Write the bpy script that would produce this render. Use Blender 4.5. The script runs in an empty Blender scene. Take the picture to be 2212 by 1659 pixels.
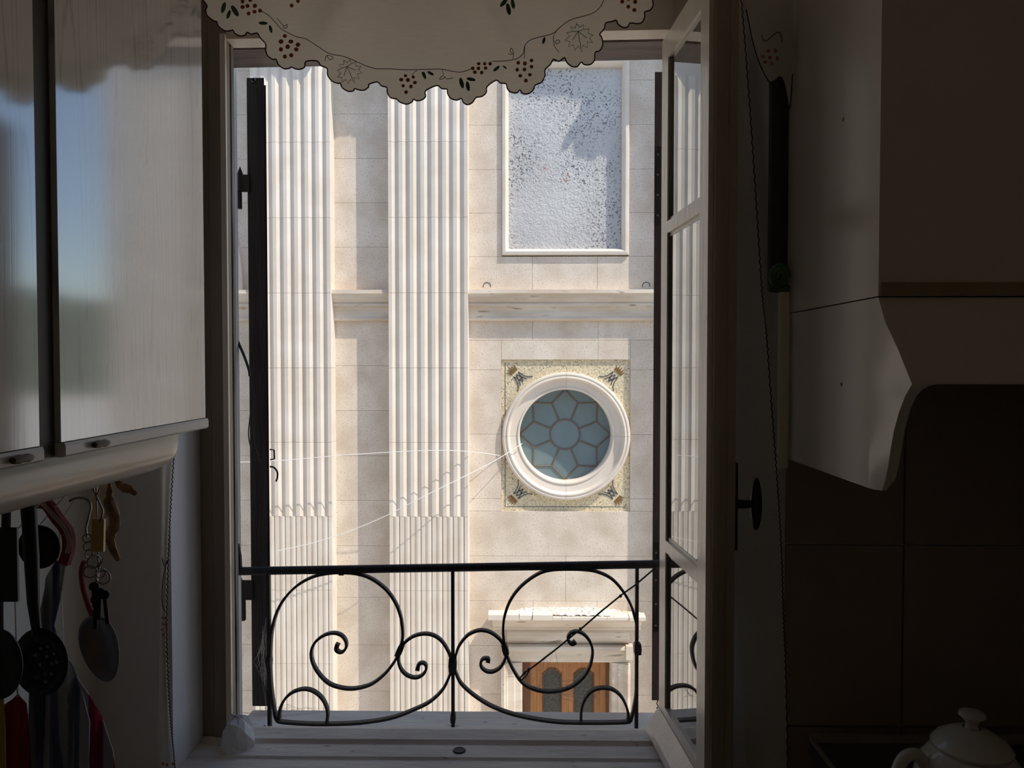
import bpy, bmesh, math, random
from mathutils import Vector, Matrix, Euler
from mathutils.geometry import delaunay_2d_cdt
random.seed(7)
C = bpy.context.scene.collection
SC = bpy.context.scene
PI = math.pi
# ------------------------------------------------------------------ camera, sky, sun, exposure
F = 1661.0
CAM = Vector((0, 0, 1.6))
ROT = Euler((math.radians(90 - 1.535), math.radians(0.0), math.radians(0.828)), 'XYZ')
cd = bpy.data.cameras.new('camera'); cam = bpy.data.objects.new('camera', cd); C.objects.link(cam)
cam.location = CAM; cam.rotation_euler = ROT
cd.sensor_width = 36; cd.lens = F / 2212 * 36; cd.clip_start = 0.05; cd.clip_end = 500
SC.camera = cam
SX, SY, SZ = 1.95, -1.0, 3.0                      # direction towards the sun
w = bpy.data.worlds.new('sky'); SC.world = w; w.use_nodes = True
nt = w.node_tree; nt.nodes.clear()
sky = nt.nodes.new('ShaderNodeTexSky'); sky.sky_type = 'NISHITA'; sky.sun_disc = False
sky.sun_elevation = math.atan2(SZ, math.hypot(SX, SY)); sky.sun_rotation = math.atan2(SX, SY)
sky.air_density = 1.0; sky.dust_density = 0.4; sky.ozone_density = 1.0
bg = nt.nodes.new('ShaderNodeBackground'); wo = nt.nodes.new('ShaderNodeOutputWorld')
bg.inputs[1].default_value = 0.25
nt.links.new(sky.outputs[0], bg.inputs[0]); nt.links.new(bg.outputs[0], wo.inputs[0])
sl = bpy.data.lights.new('sun', 'SUN'); so = bpy.data.objects.new('sun', sl); C.objects.link(so)
sl.energy = 5.1; sl.angle = math.radians(0.53); sl.color = (1.0, 0.93, 0.82)
so.location = (8, -4, 14)
so.rotation_euler = Vector((SX, SY, SZ)).to_track_quat('Z', 'Y').to_euler()
SC.view_settings.view_transform = 'Standard'; SC.view_settings.look = 'None'
SC.view_settings.exposure = -0.25; SC.view_settings.gamma = 1.0; SC.view_settings.use_curve_mapping = False
SC.cycles.use_denoising = True
SC.cycles.max_bounces = 12; SC.cycles.diffuse_bounces = 8; SC.cycles.glossy_bounces = 6
SC.cycles.transmission_bounces = 8; SC.cycles.sample_clamp_indirect = 4.0

RM = ROT.to_matrix()
def ray(px, py):
    return RM @ Vector(((px - 1106) / F, -(py - 829.5) / F, -1))
def P(px, py, D):
    d = ray(px, py); return CAM + d * (D / d.y)
def PX(px, D, py=785): return P(px, py, D).x
def PZ(py, D, px=1130): return P(px, py, D).z

# ------------------------------------------------------------------ mesh helpers
class MB:
    def __init__(s): s.v = []; s.f = []; s.sm = []
    def add(s, vs, fs, smooth=False):
        o = len(s.v); s.v += [tuple(v) for v in vs]
        for f in fs: s.f.append([i + o for i in f]); s.sm.append(smooth)
        return s
    def box(s, x0, x1, y0, y1, z0, z1):
        return s.hexa([(x0,y0,z0),(x1,y0,z0),(x1,y1,z0),(x0,y1,z0),(x0,y0,z1),(x1,y0,z1),(x1,y1,z1),(x0,y1,z1)])
    def hexa(s, p):
        return s.add(p, [(3,2,1,0),(4,5,6,7),(0,1,5,4),(1,2,6,5),(2,3,7,6),(3,0,4,7)])
    def prism(s, poly, axis, a, b, smooth=False):
        """poly: 2D points; axis 'x': (y,z), 'y': (x,z), 'z': (x,y); from a to b"""
        def mk(p, t): return {'x': (t,p[0],p[1]), 'y': (p[0],t,p[1]), 'z': (p[0],p[1],t)}[axis]
        n = len(poly)
        vs = [mk(p, a) for p in poly] + [mk(p, b) for p in poly]
        s.add(vs, [(i, (i+1) % n, (i+1) % n + n, i + n) for i in range(n)], smooth)
        o = len(s.v) - 2*n
        s.f.append([o + i for i in range(n)][::-1]); s.f.append([o + n + i for i in range(n)]); s.sm += [False, False]
        return s
    def tube(s, pts, r, seg=8, closed=False, caps=True, rz=None):
        pts = [Vector(p) for p in pts]; n = len(pts)
        rs = r if isinstance(r, (list, tuple)) else [r]*n
        t0 = (pts[1]-pts[0]).normalized()
        up = Vector((0,0,1)) if abs(t0.z) < .9 else Vector((1,0,0))
        u = t0.cross(up).normalized()
        rings = []
        for i in range(n):
            if closed: t = pts[(i+1) % n]-pts[i-1]
            else: t = pts[min(i+1,n-1)]-pts[max(i-1,0)]
            if t.length < 1e-9: t = t0.copy()
            t.normalize(); u = u - t*u.dot(t)
            if u.length < 1e-6: u = t.orthogonal()
            u.normalize(); v = t.cross(u)
            rings.append([pts[i] + (u*math.cos(2*PI*k/seg) + v*math.sin(2*PI*k/seg))*rs[i] for k in range(seg)])
        o = len(s.v)
        for ring in rings: s.v += [tuple(p) for p in ring]
        m = n if closed else n-1
        for i in range(m):
            a = o+i*seg; b = o+((i+1) % n)*seg
            for k in range(seg):
                s.f.append([a+k, a+(k+1) % seg, b+(k+1) % seg, b+k]); s.sm.append(True)
        if caps and not closed:
            s.f.append([o+k for k in range(seg)][::-1]); s.f.append([o+(n-1)*seg+k for k in range(seg)]); s.sm += [False, False]
        return s
    def ribbon(s, pts, th, y0, y1):
        """flat bar: polyline in the xz plane, thickness th, from y0 to y1"""
        pts = [Vector((p[0], p[2])) for p in pts]; n = len(pts)
        ths = th if isinstance(th, (list, tuple)) else [th]*n
        o = len(s.v)
        for i in range(n):
            t = (pts[min(i+1,n-1)]-pts[max(i-1,0)]).normalized(); nn = Vector((-t.y, t.x))*ths[i]/2
            a = pts[i]+nn; b = pts[i]-nn
            s.v += [(a.x,y0,a.y),(a.x,y1,a.y),(b.x,y1,b.y),(b.x,y0,b.y)]
        for i in range(n-1):
            for k in range(4):
                s.f.append([o+i*4+k, o+i*4+(k+1) % 4, o+i*4+4+(k+1) % 4, o+i*4+4+k]); s.sm.append(False)
        s.f.append([o,o+1,o+2,o+3][::-1]); e = o+(n-1)*4; s.f.append([e,e+1,e+2,e+3]); s.sm += [False, False]
        return s
    def lathe(s, prof, c=(0,0,0), axis='z', seg=32, a0=0, a1=2*PI, closedprof=False):
        full = abs(a1-a0-2*PI) < 1e-6; m = seg if full else seg+1
        o = len(s.v); n = len(prof)
        for k in range(m):
            a = a0+(a1-a0)*k/seg; ca, sa = math.cos(a), math.sin(a)
            for r, h in prof:
                if axis == 'z': s.v.append((c[0]+r*ca, c[1]+r*sa, c[2]+h))
                elif axis == 'y': s.v.append((c[0]+r*ca, c[1]+h, c[2]+r*sa))
                else: s.v.append((c[0]+h, c[1]+r*ca, c[2]+r*sa))
        for k in range(seg):
            a = o+k*n; b = o+((k+1) % m)*n
            for i in range(n if closedprof else n-1):
                j = (i+1) % n
                s.f.append([a+i, b+i, b+j, a+j]); s.sm.append(True)
        return s
    def build(s, name, m, parent=None, kind=None):
        me = bpy.data.meshes.new(name); me.from_pydata(s.v, [], s.f); me.validate()
        if len(me.polygons) == len(s.sm): me.polygons.foreach_set('use_smooth', s.sm)
        bm = bmesh.new(); bm.from_mesh(me); bmesh.ops.recalc_face_normals(bm, faces=bm.faces[:]); bm.to_mesh(me); bm.free()
        if any(s.sm):
            me.set_sharp_from_angle(angle=math.radians(40))
        me.materials.append(m)
        o = bpy.data.objects.new(name, me); C.objects.link(o)
        if parent: o.parent = parent
        if kind: o['kind'] = kind
        return o
def tag(o, label=None, cat=None, group=None, kind=None):
    if label: o['label'] = label
    if cat: o['category'] = cat
    if group: o['group'] = group
    if kind: o['kind'] = kind
    return o
def empty(name, label=None, cat=None, group=None, kind=None):
    o = bpy.data.objects.new(name, None); C.objects.link(o); o.empty_display_size = .05
    return tag(o, label, cat, group, kind)
def rebase(root, loc):
    """put an empty at the thing's base; children keep their world place"""
    loc = Vector(loc); root.location = loc
    for c in root.children: c.location = Vector(c.location) - loc
def smooth_pts(pts, n=6, closed=False):
    pts = [Vector(p) for p in pts]; N = len(pts); out = []
    for i in range(N if closed else N-1):
        if closed: p0,p1,p2,p3 = pts[i-1],pts[i],pts[(i+1) % N],pts[(i+2) % N]
        else: p0,p1,p2,p3 = pts[max(i-1,0)],pts[i],pts[i+1],pts[min(i+2,N-1)]
        for k in range(n):
            t = k/n
            out.append(.5*((2*p1)+(p2-p0)*t+(2*p0-5*p1+4*p2-p3)*t*t+(3*p1-p0-3*p2+p3)*t**3))
    if not closed: out.append(pts[-1])
    return out

# ------------------------------------------------------------------ materials
def new_mat(name):
    m = bpy.data.materials.new(name); m.use_nodes = True
    t = m.node_tree; b = t.nodes['Principled BSDF']; return m, t, b
def mat(name, col, rough=.6, metal=0, spec=.5, col2=None, scale=8, stretch=(1,1,1), detail=4, bump=0, bscale=None, speck=None, speck_scale=60, speck_at=.68, ior=1.5, lo=.35, hi=.65, coat=0, rvar=0, island=0):
    m, t, b = new_mat(name); N = t.nodes; L = t.links
    b.inputs['Base Color'].default_value = (*col, 1); b.inputs['Roughness'].default_value = rough
    b.inputs['Metallic'].default_value = metal; b.inputs['Specular IOR Level'].default_value = spec; b.inputs['IOR'].default_value = ior
    if coat: b.inputs['Coat Weight'].default_value = coat; b.inputs['Coat Roughness'].default_value = .05
    tc = N.new('ShaderNodeTexCoord'); mp = N.new('ShaderNodeMapping'); mp.inputs['Scale'].default_value = stretch
    L.new(tc.outputs['Object'], mp.inputs[0])
    if col2:
        nz = N.new('ShaderNodeTexNoise'); nz.inputs['Scale'].default_value = scale; nz.inputs['Detail'].default_value = detail
        L.new(mp.outputs[0], nz.inputs[0])
        rp = N.new('ShaderNodeValToRGB'); rp.color_ramp.elements[0].position = lo; rp.color_ramp.elements[1].position = hi
        rp.color_ramp.elements[0].color = (*col, 1); rp.color_ramp.elements[1].color = (*col2, 1)
        L.new(nz.outputs[0], rp.inputs[0]); out = rp.outputs[0]
        if speck:
            n2 = N.new('ShaderNodeTexNoise'); n2.inputs['Scale'].default_value = speck_scale; n2.inputs['Detail'].default_value = 2
            L.new(mp.outputs[0], n2.inputs[0])
            r2 = N.new('ShaderNodeValToRGB'); r2.color_ramp.elements[0].position = speck_at; r2.color_ramp.elements[1].position = speck_at+.08
            r2.color_ramp.elements[0].color = (0,0,0,1); r2.color_ramp.elements[1].color = (1,1,1,1)
            L.new(n2.outputs[0], r2.inputs[0])
            mx = N.new('ShaderNodeMix'); mx.data_type = 'RGBA'; L.new(r2.outputs[0], mx.inputs[0]); L.new(out, mx.inputs[6]); mx.inputs[7].default_value = (*speck,1)
            out = mx.outputs[2]
        if island:
            oi = N.new('ShaderNodeObjectInfo'); mr = N.new('ShaderNodeMapRange'); mr.inputs[3].default_value = 1-island; mr.inputs[4].default_value = 1+island
            L.new(oi.outputs['Random'], mr.inputs[0]); hs = N.new('ShaderNodeHueSaturation'); L.new(mr.outputs[0], hs.inputs['Value']); L.new(out, hs.inputs['Color']); out = hs.outputs[0]
        L.new(out, b.inputs['Base Color'])
        if rvar:
            mr = N.new('ShaderNodeMapRange'); mr.inputs[3].default_value = rough; mr.inputs[4].default_value = rough+rvar
            L.new(nz.outputs[0], mr.inputs[0]); L.new(mr.outputs[0], b.inputs['Roughness'])
    if bump:
        n3 = N.new('ShaderNodeTexNoise'); n3.inputs['Scale'].default_value = bscale or scale*4; n3.inputs['Detail'].default_value = 5
        L.new(mp.outputs[0], n3.inputs[0])
        bp = N.new('ShaderNodeBump'); bp.inputs['Strength'].default_value = bump; bp.inputs['Distance'].default_value = .01
        L.new(n3.outputs[0], bp.inputs['Height']); L.new(bp.outputs[0], b.inputs['Normal'])
    return m
STONE = mat('limestone', (.62,.52,.415), .85, spec=.2, col2=(.78,.69,.59), scale=2.6, detail=10, lo=.30, hi=.62, bump=.15, bscale=30, speck=(.50,.41,.32), speck_scale=62, speck_at=.585, island=.03)
STONEP = mat('limestone_fluted', (.71,.63,.535), .85, spec=.2, col2=(.78,.71,.625), scale=3, detail=6, bump=.1, bscale=40, island=.02)
STONEC = mat('limestone_moulding', (.60,.50,.395), .85, spec=.2, col2=(.74,.66,.56), scale=2.5, stretch=(.6,1,3), detail=6, bump=.1, bscale=30, speck=(.36,.29,.22), speck_scale=5, speck_at=.66)
ROUGHCAST = mat('roughcast', (.60,.51,.34), .95, spec=.1, col2=(.84,.73,.52), scale=34, detail=3, bump=.8, bscale=45, speck=(.24,.20,.14), speck_scale=55, speck_at=.60)
RUBBLE = mat('crumbled_mortar', (.62,.58,.50), .95, spec=.1, col2=(.82,.79,.72), scale=20, bump=.6, bscale=40)
IRON = mat('wrought_iron', (.018,.016,.018), .55, spec=.4, col2=(.035,.030,.032), scale=40, bump=.2)
SHUT = mat('shutter_dark', (.030,.022,.020), .6, col2=(.055,.040,.038), scale=6, stretch=(8,8,.6), bump=.3)
BROWN = mat('brown_paint', (.10,.070,.062), .55, col2=(.20,.15,.135), scale=5, stretch=(1,6,9), bump=.4, bscale=30, detail=6)
SHUTR = mat('shutter_brown', (.075,.052,.048), .6, col2=(.14,.10,.095), scale=5, stretch=(6,6,.8), bump=.3)
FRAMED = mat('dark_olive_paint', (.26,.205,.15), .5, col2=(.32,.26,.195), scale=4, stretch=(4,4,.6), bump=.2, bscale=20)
FRAMEC = mat('olive_paint_lightened', (.42,.345,.265), .5, col2=(.48,.40,.315), scale=4, stretch=(4,4,.6), bump=.2, bscale=20)  # dark olive paint lightened, brightness put into the colour of the sash end
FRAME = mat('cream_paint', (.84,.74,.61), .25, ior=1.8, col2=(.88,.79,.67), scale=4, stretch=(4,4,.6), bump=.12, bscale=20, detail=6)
OLDW = mat('weathered_wood', (.16,.13,.10), .8, col2=(.46,.41,.34), scale=6, stretch=(10,10,.7), bump=.5, bscale=12, detail=7)
PLASTER = mat('plaster', (.82,.81,.80), .9, spec=.2, col2=(.86,.855,.85), scale=2, bump=.1, bscale=30)
PLDARK = mat('room_paint', (.78,.73,.65), .9, spec=.2, col2=(.82,.78,.71), scale=2)
OUTPL = mat('render_coat', (.50,.47,.45), .9, spec=.1, col2=(.58,.54,.50), scale=1.2, bump=.2)
SILLM = mat('worn_sill', (.64,.575,.50), .6, col2=(.80,.73,.64), scale=7, stretch=(.6,2,2), detail=8, bump=.3, speck=(.22,.19,.165), speck_scale=40, speck_at=.69)
FLOORM = mat('floor_tile', (.48,.40,.32), .5, col2=(.54,.46,.38), scale=3)
STREET = mat('street_paving', (.62,.57,.50), .85, col2=(.70,.65,.57), scale=1.5, bump=.2)
HILL = mat('hill_green', (.13,.155,.12), .95, spec=.1, col2=(.18,.20,.15), scale=.3)
WTILE = mat('wall_tile', (.34,.28,.205), .35, col2=(.38,.315,.235), scale=3, spec=.4)
GROUT = mat('grout', (.12,.10,.08), .9)
MAROON = mat('maroon_thread', (.075,.025,.028), .9, spec=.1)
GREENT = mat('green_thread', (.08,.17,.095), .9, spec=.1, col2=(.15,.25,.15), scale=80)
DARKT = mat('olive_thread', (.045,.045,.032), .9, spec=.1)
RUST = mat('rust_thread', (.52,.15,.045), .9, spec=.1, col2=(.66,.24,.085), scale=90)
WHITE_HOOD = mat('white_enamel', (.74,.67,.57), .22, spec=.5, col2=(.78,.71,.61), scale=2)
HOODDK = mat('hood_inside', (.02,.018,.016), .7)
BLACKP = mat('black_plastic', (.012,.012,.013), .4)
STEEL = mat('dark_steel', (.20,.18,.17), .35, metal=.9, col2=(.28,.26,.24), scale=10)
BRASS = mat('dark_bronze', (.05,.04,.032), .45, metal=.6)
YEL = mat('yellow_plastic', (.62,.46,.14), .4)
REDP = mat('red_strap', (.30,.03,.04), .6)
CREAMW = mat('pale_wood', (.78,.62,.36), .6, col2=(.84,.70,.45), scale=8, stretch=(6,6,.7))
DRIED = mat('dried_pod', (.16,.08,.035), .7, col2=(.42,.22,.09), scale=30, bump=.7, bscale=50)
CARC = mat('dark_wood_edge', (.055,.042,.030), .5, col2=(.075,.058,.042), scale=6, stretch=(6,6,.6))
WOODK = mat('brown_peg', (.10,.055,.03), .5)
KETTLE = mat('cream_porcelain', (.55,.53,.47), .15, spec=.5, col2=(.58,.56,.50), scale=3)
STOVEM = mat('stove_enamel', (.10,.09,.085), .3, spec=.5)
STOVEW = mat('stove_trim', (.38,.34,.29), .35)
GREENC = mat('green_glaze', (.05,.12,.035), .25, col2=(.10,.22,.06), scale=30)
BOARD = mat('dark_board', (.055,.042,.034), .6, col2=(.08,.062,.05), scale=5, stretch=(6,6,.5))
CABLE = mat('cable_black', (.02,.02,.02), .5)
CABLEW = mat('cable_pale', (.85,.83,.80), .6)
LEAFD = mat('dry_leaf', (.09,.065,.05), .9, col2=(.18,.14,.11), scale=30)
WEB = mat('spider_silk', (.75,.72,.68), .7)
INKB = mat('inlay_blue', (.055,.06,.085), .8)
INKO = mat('inlay_ochre', (.28,.17,.06), .8, col2=(.16,.08,.03), scale=40)
OAK = mat('varnished_oak', (.36,.15,.045), .4, col2=(.46,.21,.07), scale=5, stretch=(6,6,.6), detail=6)
OAKD = mat('dark_oak', (.12,.050,.022), .5, col2=(.17,.075,.032), scale=5, stretch=(6,6,.6))
CAME = mat('lead_came', (.16,.11,.085), .6, metal=.0)
PANEG = mat('frosted_glass', (.15,.21,.225), .32, spec=.5, col2=(.17,.235,.25), scale=2)
DOORG = mat('textured_glass', (.030,.030,.024), .3, spec=.5, col2=(.09,.085,.065), scale=45, detail=2, bump=.5, bscale=45)

def glass_mat():
    m, t, b = new_mat('window_glass'); b.inputs['Transmission Weight'].default_value = 1
    b.inputs['Roughness'].default_value = 0.0; b.inputs['IOR'].default_value = 2.3; b.inputs['Base Color'].default_value = (.95,.97,.96,1)
    return m
GLASS = glass_mat()
def mosaic_mat():
    m, t, b = new_mat('weathered_mosaic'); N = t.nodes; L = t.links
    tc = N.new('ShaderNodeTexCoord')
    def noise(sc, det, src=None):
        n = N.new('ShaderNodeTexNoise'); n.inputs['Scale'].default_value = sc; n.inputs['Detail'].default_value = det; L.new(tc.outputs['Object'], n.inputs[0]); return n.outputs[0]
    def ramp(src, p0, c0, p1, c1):
        r = N.new('ShaderNodeValToRGB'); e = r.color_ramp.elements; e[0].position = p0; e[1].position = p1; e[0].color = (*c0,1); e[1].color = (*c1,1); L.new(src, r.inputs[0]); return r.outputs[0]
    def mix(f, a, bcol):
        x = N.new('ShaderNodeMix'); x.data_type = 'RGBA'; L.new(f, x.inputs[0]); L.new(a, x.inputs[6])
        if isinstance(bcol, tuple): x.inputs[7].default_value = (*bcol, 1)
        else: L.new(bcol, x.inputs[7])
        return x.outputs[2]
    def mul(a, bb):
        x = N.new('ShaderNodeMath'); x.operation = 'MULTIPLY'; L.new(a, x.inputs[0]); L.new(bb, x.inputs[1]); return x.outputs[0]
    base = ramp(noise(1.1, 4), .35, (.53,.525,.52), .65, (.64,.635,.625))
    pink = ramp(noise(1.7, 3), .60, (0,0,0), .75, (.35,.35,.35))
    base = mix(pink, base, (.62,.53,.52))
    region = ramp(noise(1.3, 3), .38, (.10,.10,.10), .58, (1,1,1))
    pits = ramp(noise(48, 3), .555, (0,0,0), .63, (1,1,1))
    base = mix(mul(pits, region), base, (.13,.13,.14))
    red = mul(ramp(noise(2.1, 2), .70, (0,0,0), .74, (1,1,1)), ramp(noise(30, 2), .56, (0,0,0), .60, (1,1,1)))
    base = mix(red, base, (.45,.12,.08))
    blue = mul(ramp(noise(1.5, 1), .68, (0,0,0), .74, (1,1,1)), ramp(noise(34, 2), .56, (0,0,0), .60, (1,1,1)))
    base = mix(blue, base, (.24,.26,.36))
    L.new(base, b.inputs['Base Color']); b.inputs['Roughness'].default_value = .9; b.inputs['Specular IOR Level'].default_value = .15
    a = N.new('ShaderNodeMath'); a.operation = 'ADD'; L.new(noise(14, 6), a.inputs[0]); L.new(noise(45, 3), a.inputs[1])
    bp = N.new('ShaderNodeBump'); bp.inputs['Strength'].default_value = .55; bp.inputs['Distance'].default_value = .02
    L.new(a.outputs[0], bp.inputs['Height']); L.new(bp.outputs[0], b.inputs['Normal'])
    return m
MOSAIC = mosaic_mat()
def laminate_mat():
    m, t, b = new_mat('white_grained_laminate'); N = t.nodes; L = t.links
    tc = N.new('ShaderNodeTexCoord'); mp = N.new('ShaderNodeMapping'); mp.inputs['Scale'].default_value = (1, 15, .42)
    L.new(tc.outputs['Object'], mp.inputs[0])
    nz = N.new('ShaderNodeTexNoise'); nz.inputs['Scale'].default_value = 1.0; nz.inputs['Detail'].default_value = 2; L.new(mp.outputs[0], nz.inputs[0])
    m2 = N.new('ShaderNodeMath'); m2.operation = 'MULTIPLY'; m2.inputs[1].default_value = 16; L.new(nz.outputs[0], m2.inputs[0])
    fr = N.new('ShaderNodeMath'); fr.operation = 'FRACT'; L.new(m2.outputs[0], fr.inputs[0])
    rp = N.new('ShaderNodeValToRGB'); e = rp.color_ramp.elements
    e[0].position = 0; e[0].color = (.40,.385,.38,1); e[1].position = .16; e[1].color = (.66,.64,.61,1)
    k = rp.color_ramp.elements.new(.93); k.color = (.66,.64,.61,1); k = rp.color_ramp.elements.new(1); k.color = (.44,.42,.41,1)
    L.new(fr.outputs[0], rp.inputs[0]); L.new(rp.outputs[0], b.inputs['Base Color'])
    bp = N.new('ShaderNodeBump'); bp.inputs['Strength'].default_value = .03; bp.inputs['Distance'].default_value = .001
    L.new(rp.outputs[0], bp.inputs['Height']); L.new(bp.outputs[0], b.inputs['Normal'])
    b.inputs['Roughness'].default_value = .10; b.inputs['IOR'].default_value = 2.6; b.inputs['Coat Weight'].default_value = 1; b.inputs['Coat Roughness'].default_value = .09
    return m
LAMI = laminate_mat()
def cloth_mat(name, col, trans=.5, col2=None):
    m, t, b = new_mat(name); N = t.nodes; L = t.links; out = N['Material Output']; N.remove(b)
    tc = N.new('ShaderNodeTexCoord'); nz = N.new('ShaderNodeTexNoise'); nz.inputs['Scale'].default_value = 40; nz.inputs['Detail'].default_value = 6
    mp = N.new('ShaderNodeMapping'); mp.inputs['Scale'].default_value = (1,1,6); L.new(tc.outputs['Object'], mp.inputs[0]); L.new(mp.outputs[0], nz.inputs[0])
    rp = N.new('ShaderNodeValToRGB'); rp.color_ramp.elements[0].color = (*[c*.88 for c in col],1); rp.color_ramp.elements[1].color = (*(col2 or col),1)
    L.new(nz.outputs[0], rp.inputs[0])
    d = N.new('ShaderNodeBsdfDiffuse'); tr = N.new('ShaderNodeBsdfTranslucent'); mx = N.new('ShaderNodeMixShader'); mx.inputs[0].default_value = trans
    L.new(rp.outputs[0], d.inputs[0]); L.new(rp.outputs[0], tr.inputs[0]); L.new(d.outputs[0], mx.inputs[1]); L.new(tr.outputs[0], mx.inputs[2]); L.new(mx.outputs[0], out.inputs[0])
    return m
VALC = cloth_mat('valance_linen', (.80,.72,.61), .5)
CURT = cloth_mat('curtain_linen', (.93,.87,.77), .45)
def towel_mat(name, c1, c2, sc):
    m, t, b = new_mat(name); N = t.nodes; L = t.links
    tc = N.new('ShaderNodeTexCoord'); wv = N.new('ShaderNodeTexWave'); wv.inputs['Scale'].default_value = sc; wv.inputs['Distortion'].default_value = .6; wv.bands_direction = 'X'
    mp = N.new('ShaderNodeMapping'); mp.inputs['Scale'].default_value = (1,1,.4); L.new(tc.outputs['Object'], mp.inputs[0]); L.new(mp.outputs[0], wv.inputs[0])
    rp = N.new('ShaderNodeValToRGB'); e = rp.color_ramp.elements; e[0].position = .3; e[1].position = .5; e[0].color = (*c1,1); e[1].color = (*c2,1)
    L.new(wv.outputs[0], rp.inputs[0]); L.new(rp.outputs[0], b.inputs['Base Color']); b.inputs['Roughness'].default_value = .95; b.inputs['Specular IOR Level'].default_value = .1
    return m
TOWB = towel_mat('blue_white_towel', (.13,.15,.24), (.36,.38,.42), 9)
TOWR = towel_mat('red_white_towel', (.30,.03,.055), (.42,.34,.34), 7)
TOWK = towel_mat('red_cloth', (.22,.02,.035), (.30,.03,.05), 12)
TOWY = mat('yellow_cloth', (.45,.34,.06), .95)

# ================================================================== SETTING
GZ = -4.85
YI, YL, YO = 1.55, 1.60, 2.0                    # inner and outer face of the window wall
XL, XR, YB, ZC = -0.905, 1.10, -1.9, 2.75
OX0, OX1, OZ0, OZ1 = -0.742, 0.41, 0.63, 2.43   # opening
b = MB()
b.prism([(-7,YL),(OX0,YL),(OX0,YO),(-7,YO)], 'z', GZ, 6.5); b.prism([(OX1,YO),(OX1,1.76),(.53,YI),(7,YI),(7,YO)], 'z', GZ, 6.5)
mid = [(OX0,YL),(.40,YL),(.45,YI),(.53,YI),(OX1,1.76),(OX1,YO),(OX0,YO)]
b.prism(mid, 'z', GZ, OZ0); b.prism(mid, 'z', OZ1, 6.5)
wf = tag(b.build('wall_front', PLASTER), 'white plaster wall around the open window', None, None, 'structure')
tag(MB().box(XL-.2, XL, YB-.2, YL-.0005, -.15, ZC+.2).build('wall_left', PLDARK), kind='structure')
tag(MB().box(XR, XR+.2, YB-.2, YI-.0005, -.15, ZC+.2).build('wall_right', PLDARK), kind='structure')
tag(MB().box(XL-.2, XR+.2, YB-.4, YB, -.15, ZC+.2).build('wall_back', PLDARK), kind='structure')
tag(MB().prism([(XL,YB),(XR,YB),(XR,YI-.0005),(OX1,YI-.0005),(OX0,YL-.0005),(XL,YL-.0005)], 'z', -.15, 0).build('floor', FLOORM), kind='structure')
tag(MB().prism([(XL,YB),(XR,YB),(XR,YI-.0005),(OX1,YI-.0005),(OX0,YL-.0005),(XL,YL-.0005)], 'z', ZC, ZC+.15).build('ceiling', PLDARK), kind='structure')
tag(MB().box(-60, 120, 2.0, 160, GZ-.3, GZ).build('street', STREET), kind='structure')
# far hills
b = MB(); n = 40; vs = []; fs = []
for i in range(n+1):
    x = -40 + i*6.5; h = 13 + 3*math.sin(i*.37)+2*math.sin(i*.83+1)
    vs += [(x, 150, GZ), (x, 158, GZ+6+max(h,0)), (x, 175, GZ)]
for i in range(n):
    a = i*3; fs += [(a,a+3,a+4,a+1),(a+1,a+4,a+5,a+2)]
tag(b.add(vs, fs, True).build('hills', HILL), kind='structure')

# wall tiles right of the window, on the window wall
tb = MB(); tile = None
tz = [PZ(y, YI) for y in (1950, 1560, 1172, 784)]; txs = [PX(1697, YI), PX(1953, YI), 1.10]
for i in range(3):
    for j in range(2):
        x0, x1, z0, z1 = txs[j]+.002, txs[j+1]-.002, tz[i]+.002, tz[i+1]-.002
        o = MB().hexa([(x0,1.541,z0),(x1,1.541,z0),(x1,YI,z0),(x0,YI,z0),(x0,1.541,z1),(x1,1.541,z1),(x1,YI,z1),(x0,YI,z1)]).build('wall_tile', WTILE, wf)

# ------------------------------------------------------------------ window frame (fixed)
win = empty('window_1', kind='structure')
b = MB()
xa, xb = PX(434, 1.75), PX(497, 1.75)
b.prism([(xa-.012,1.776),(xa-.012,1.75),(xa+.022,1.75),(xa+.026,1.745),(xb-.012,1.745),(xb,1.745),(xb,1.756),(xb-.004,1.776)], 'z', OZ0+.08, OZ1)
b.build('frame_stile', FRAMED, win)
MB().box(xb-.0115, xb+.0005, 1.7365, 1.7445, OZ0+.085, 2.34).build('frame_bead', FRAME, win)
MB().box(xb-.016, xb-.001, 1.7765, 1.792, OZ0+.08, 2.34).build('rebate_strip', OLDW, win)
MB().box(.335, OX1, 1.75, 1.79, OZ0+.08, OZ1).build('frame_stile', FRAME, win)
zl = P(510,104,1.79).z; zr = P(1420,84,1.79).z
MB().hexa([(xb,1.745,zl+.002),(.335,1.745,zr+.002),(.335,1.79,zr),(xb,1.79,zl),(xb,1.745,OZ1),(.335,1.745,OZ1),(.335,1.79,OZ1),(xb,1.79,OZ1)]).build('frame_head', FRAME, win)
zl = P(510,147,1.95).z; zr = P(1420,128,1.95).z
MB().hexa([(OX0,1.84,zl),(OX1,1.84,zr),(OX1,1.95,zr+.0),(OX0,1.95,zl+.0),(OX0,1.84,OZ1),(OX1,1.84,OZ1),(OX1,1.95,OZ1),(OX0,1.95,OZ1)]).build('lintel_beam', BROWN, win)
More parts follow.
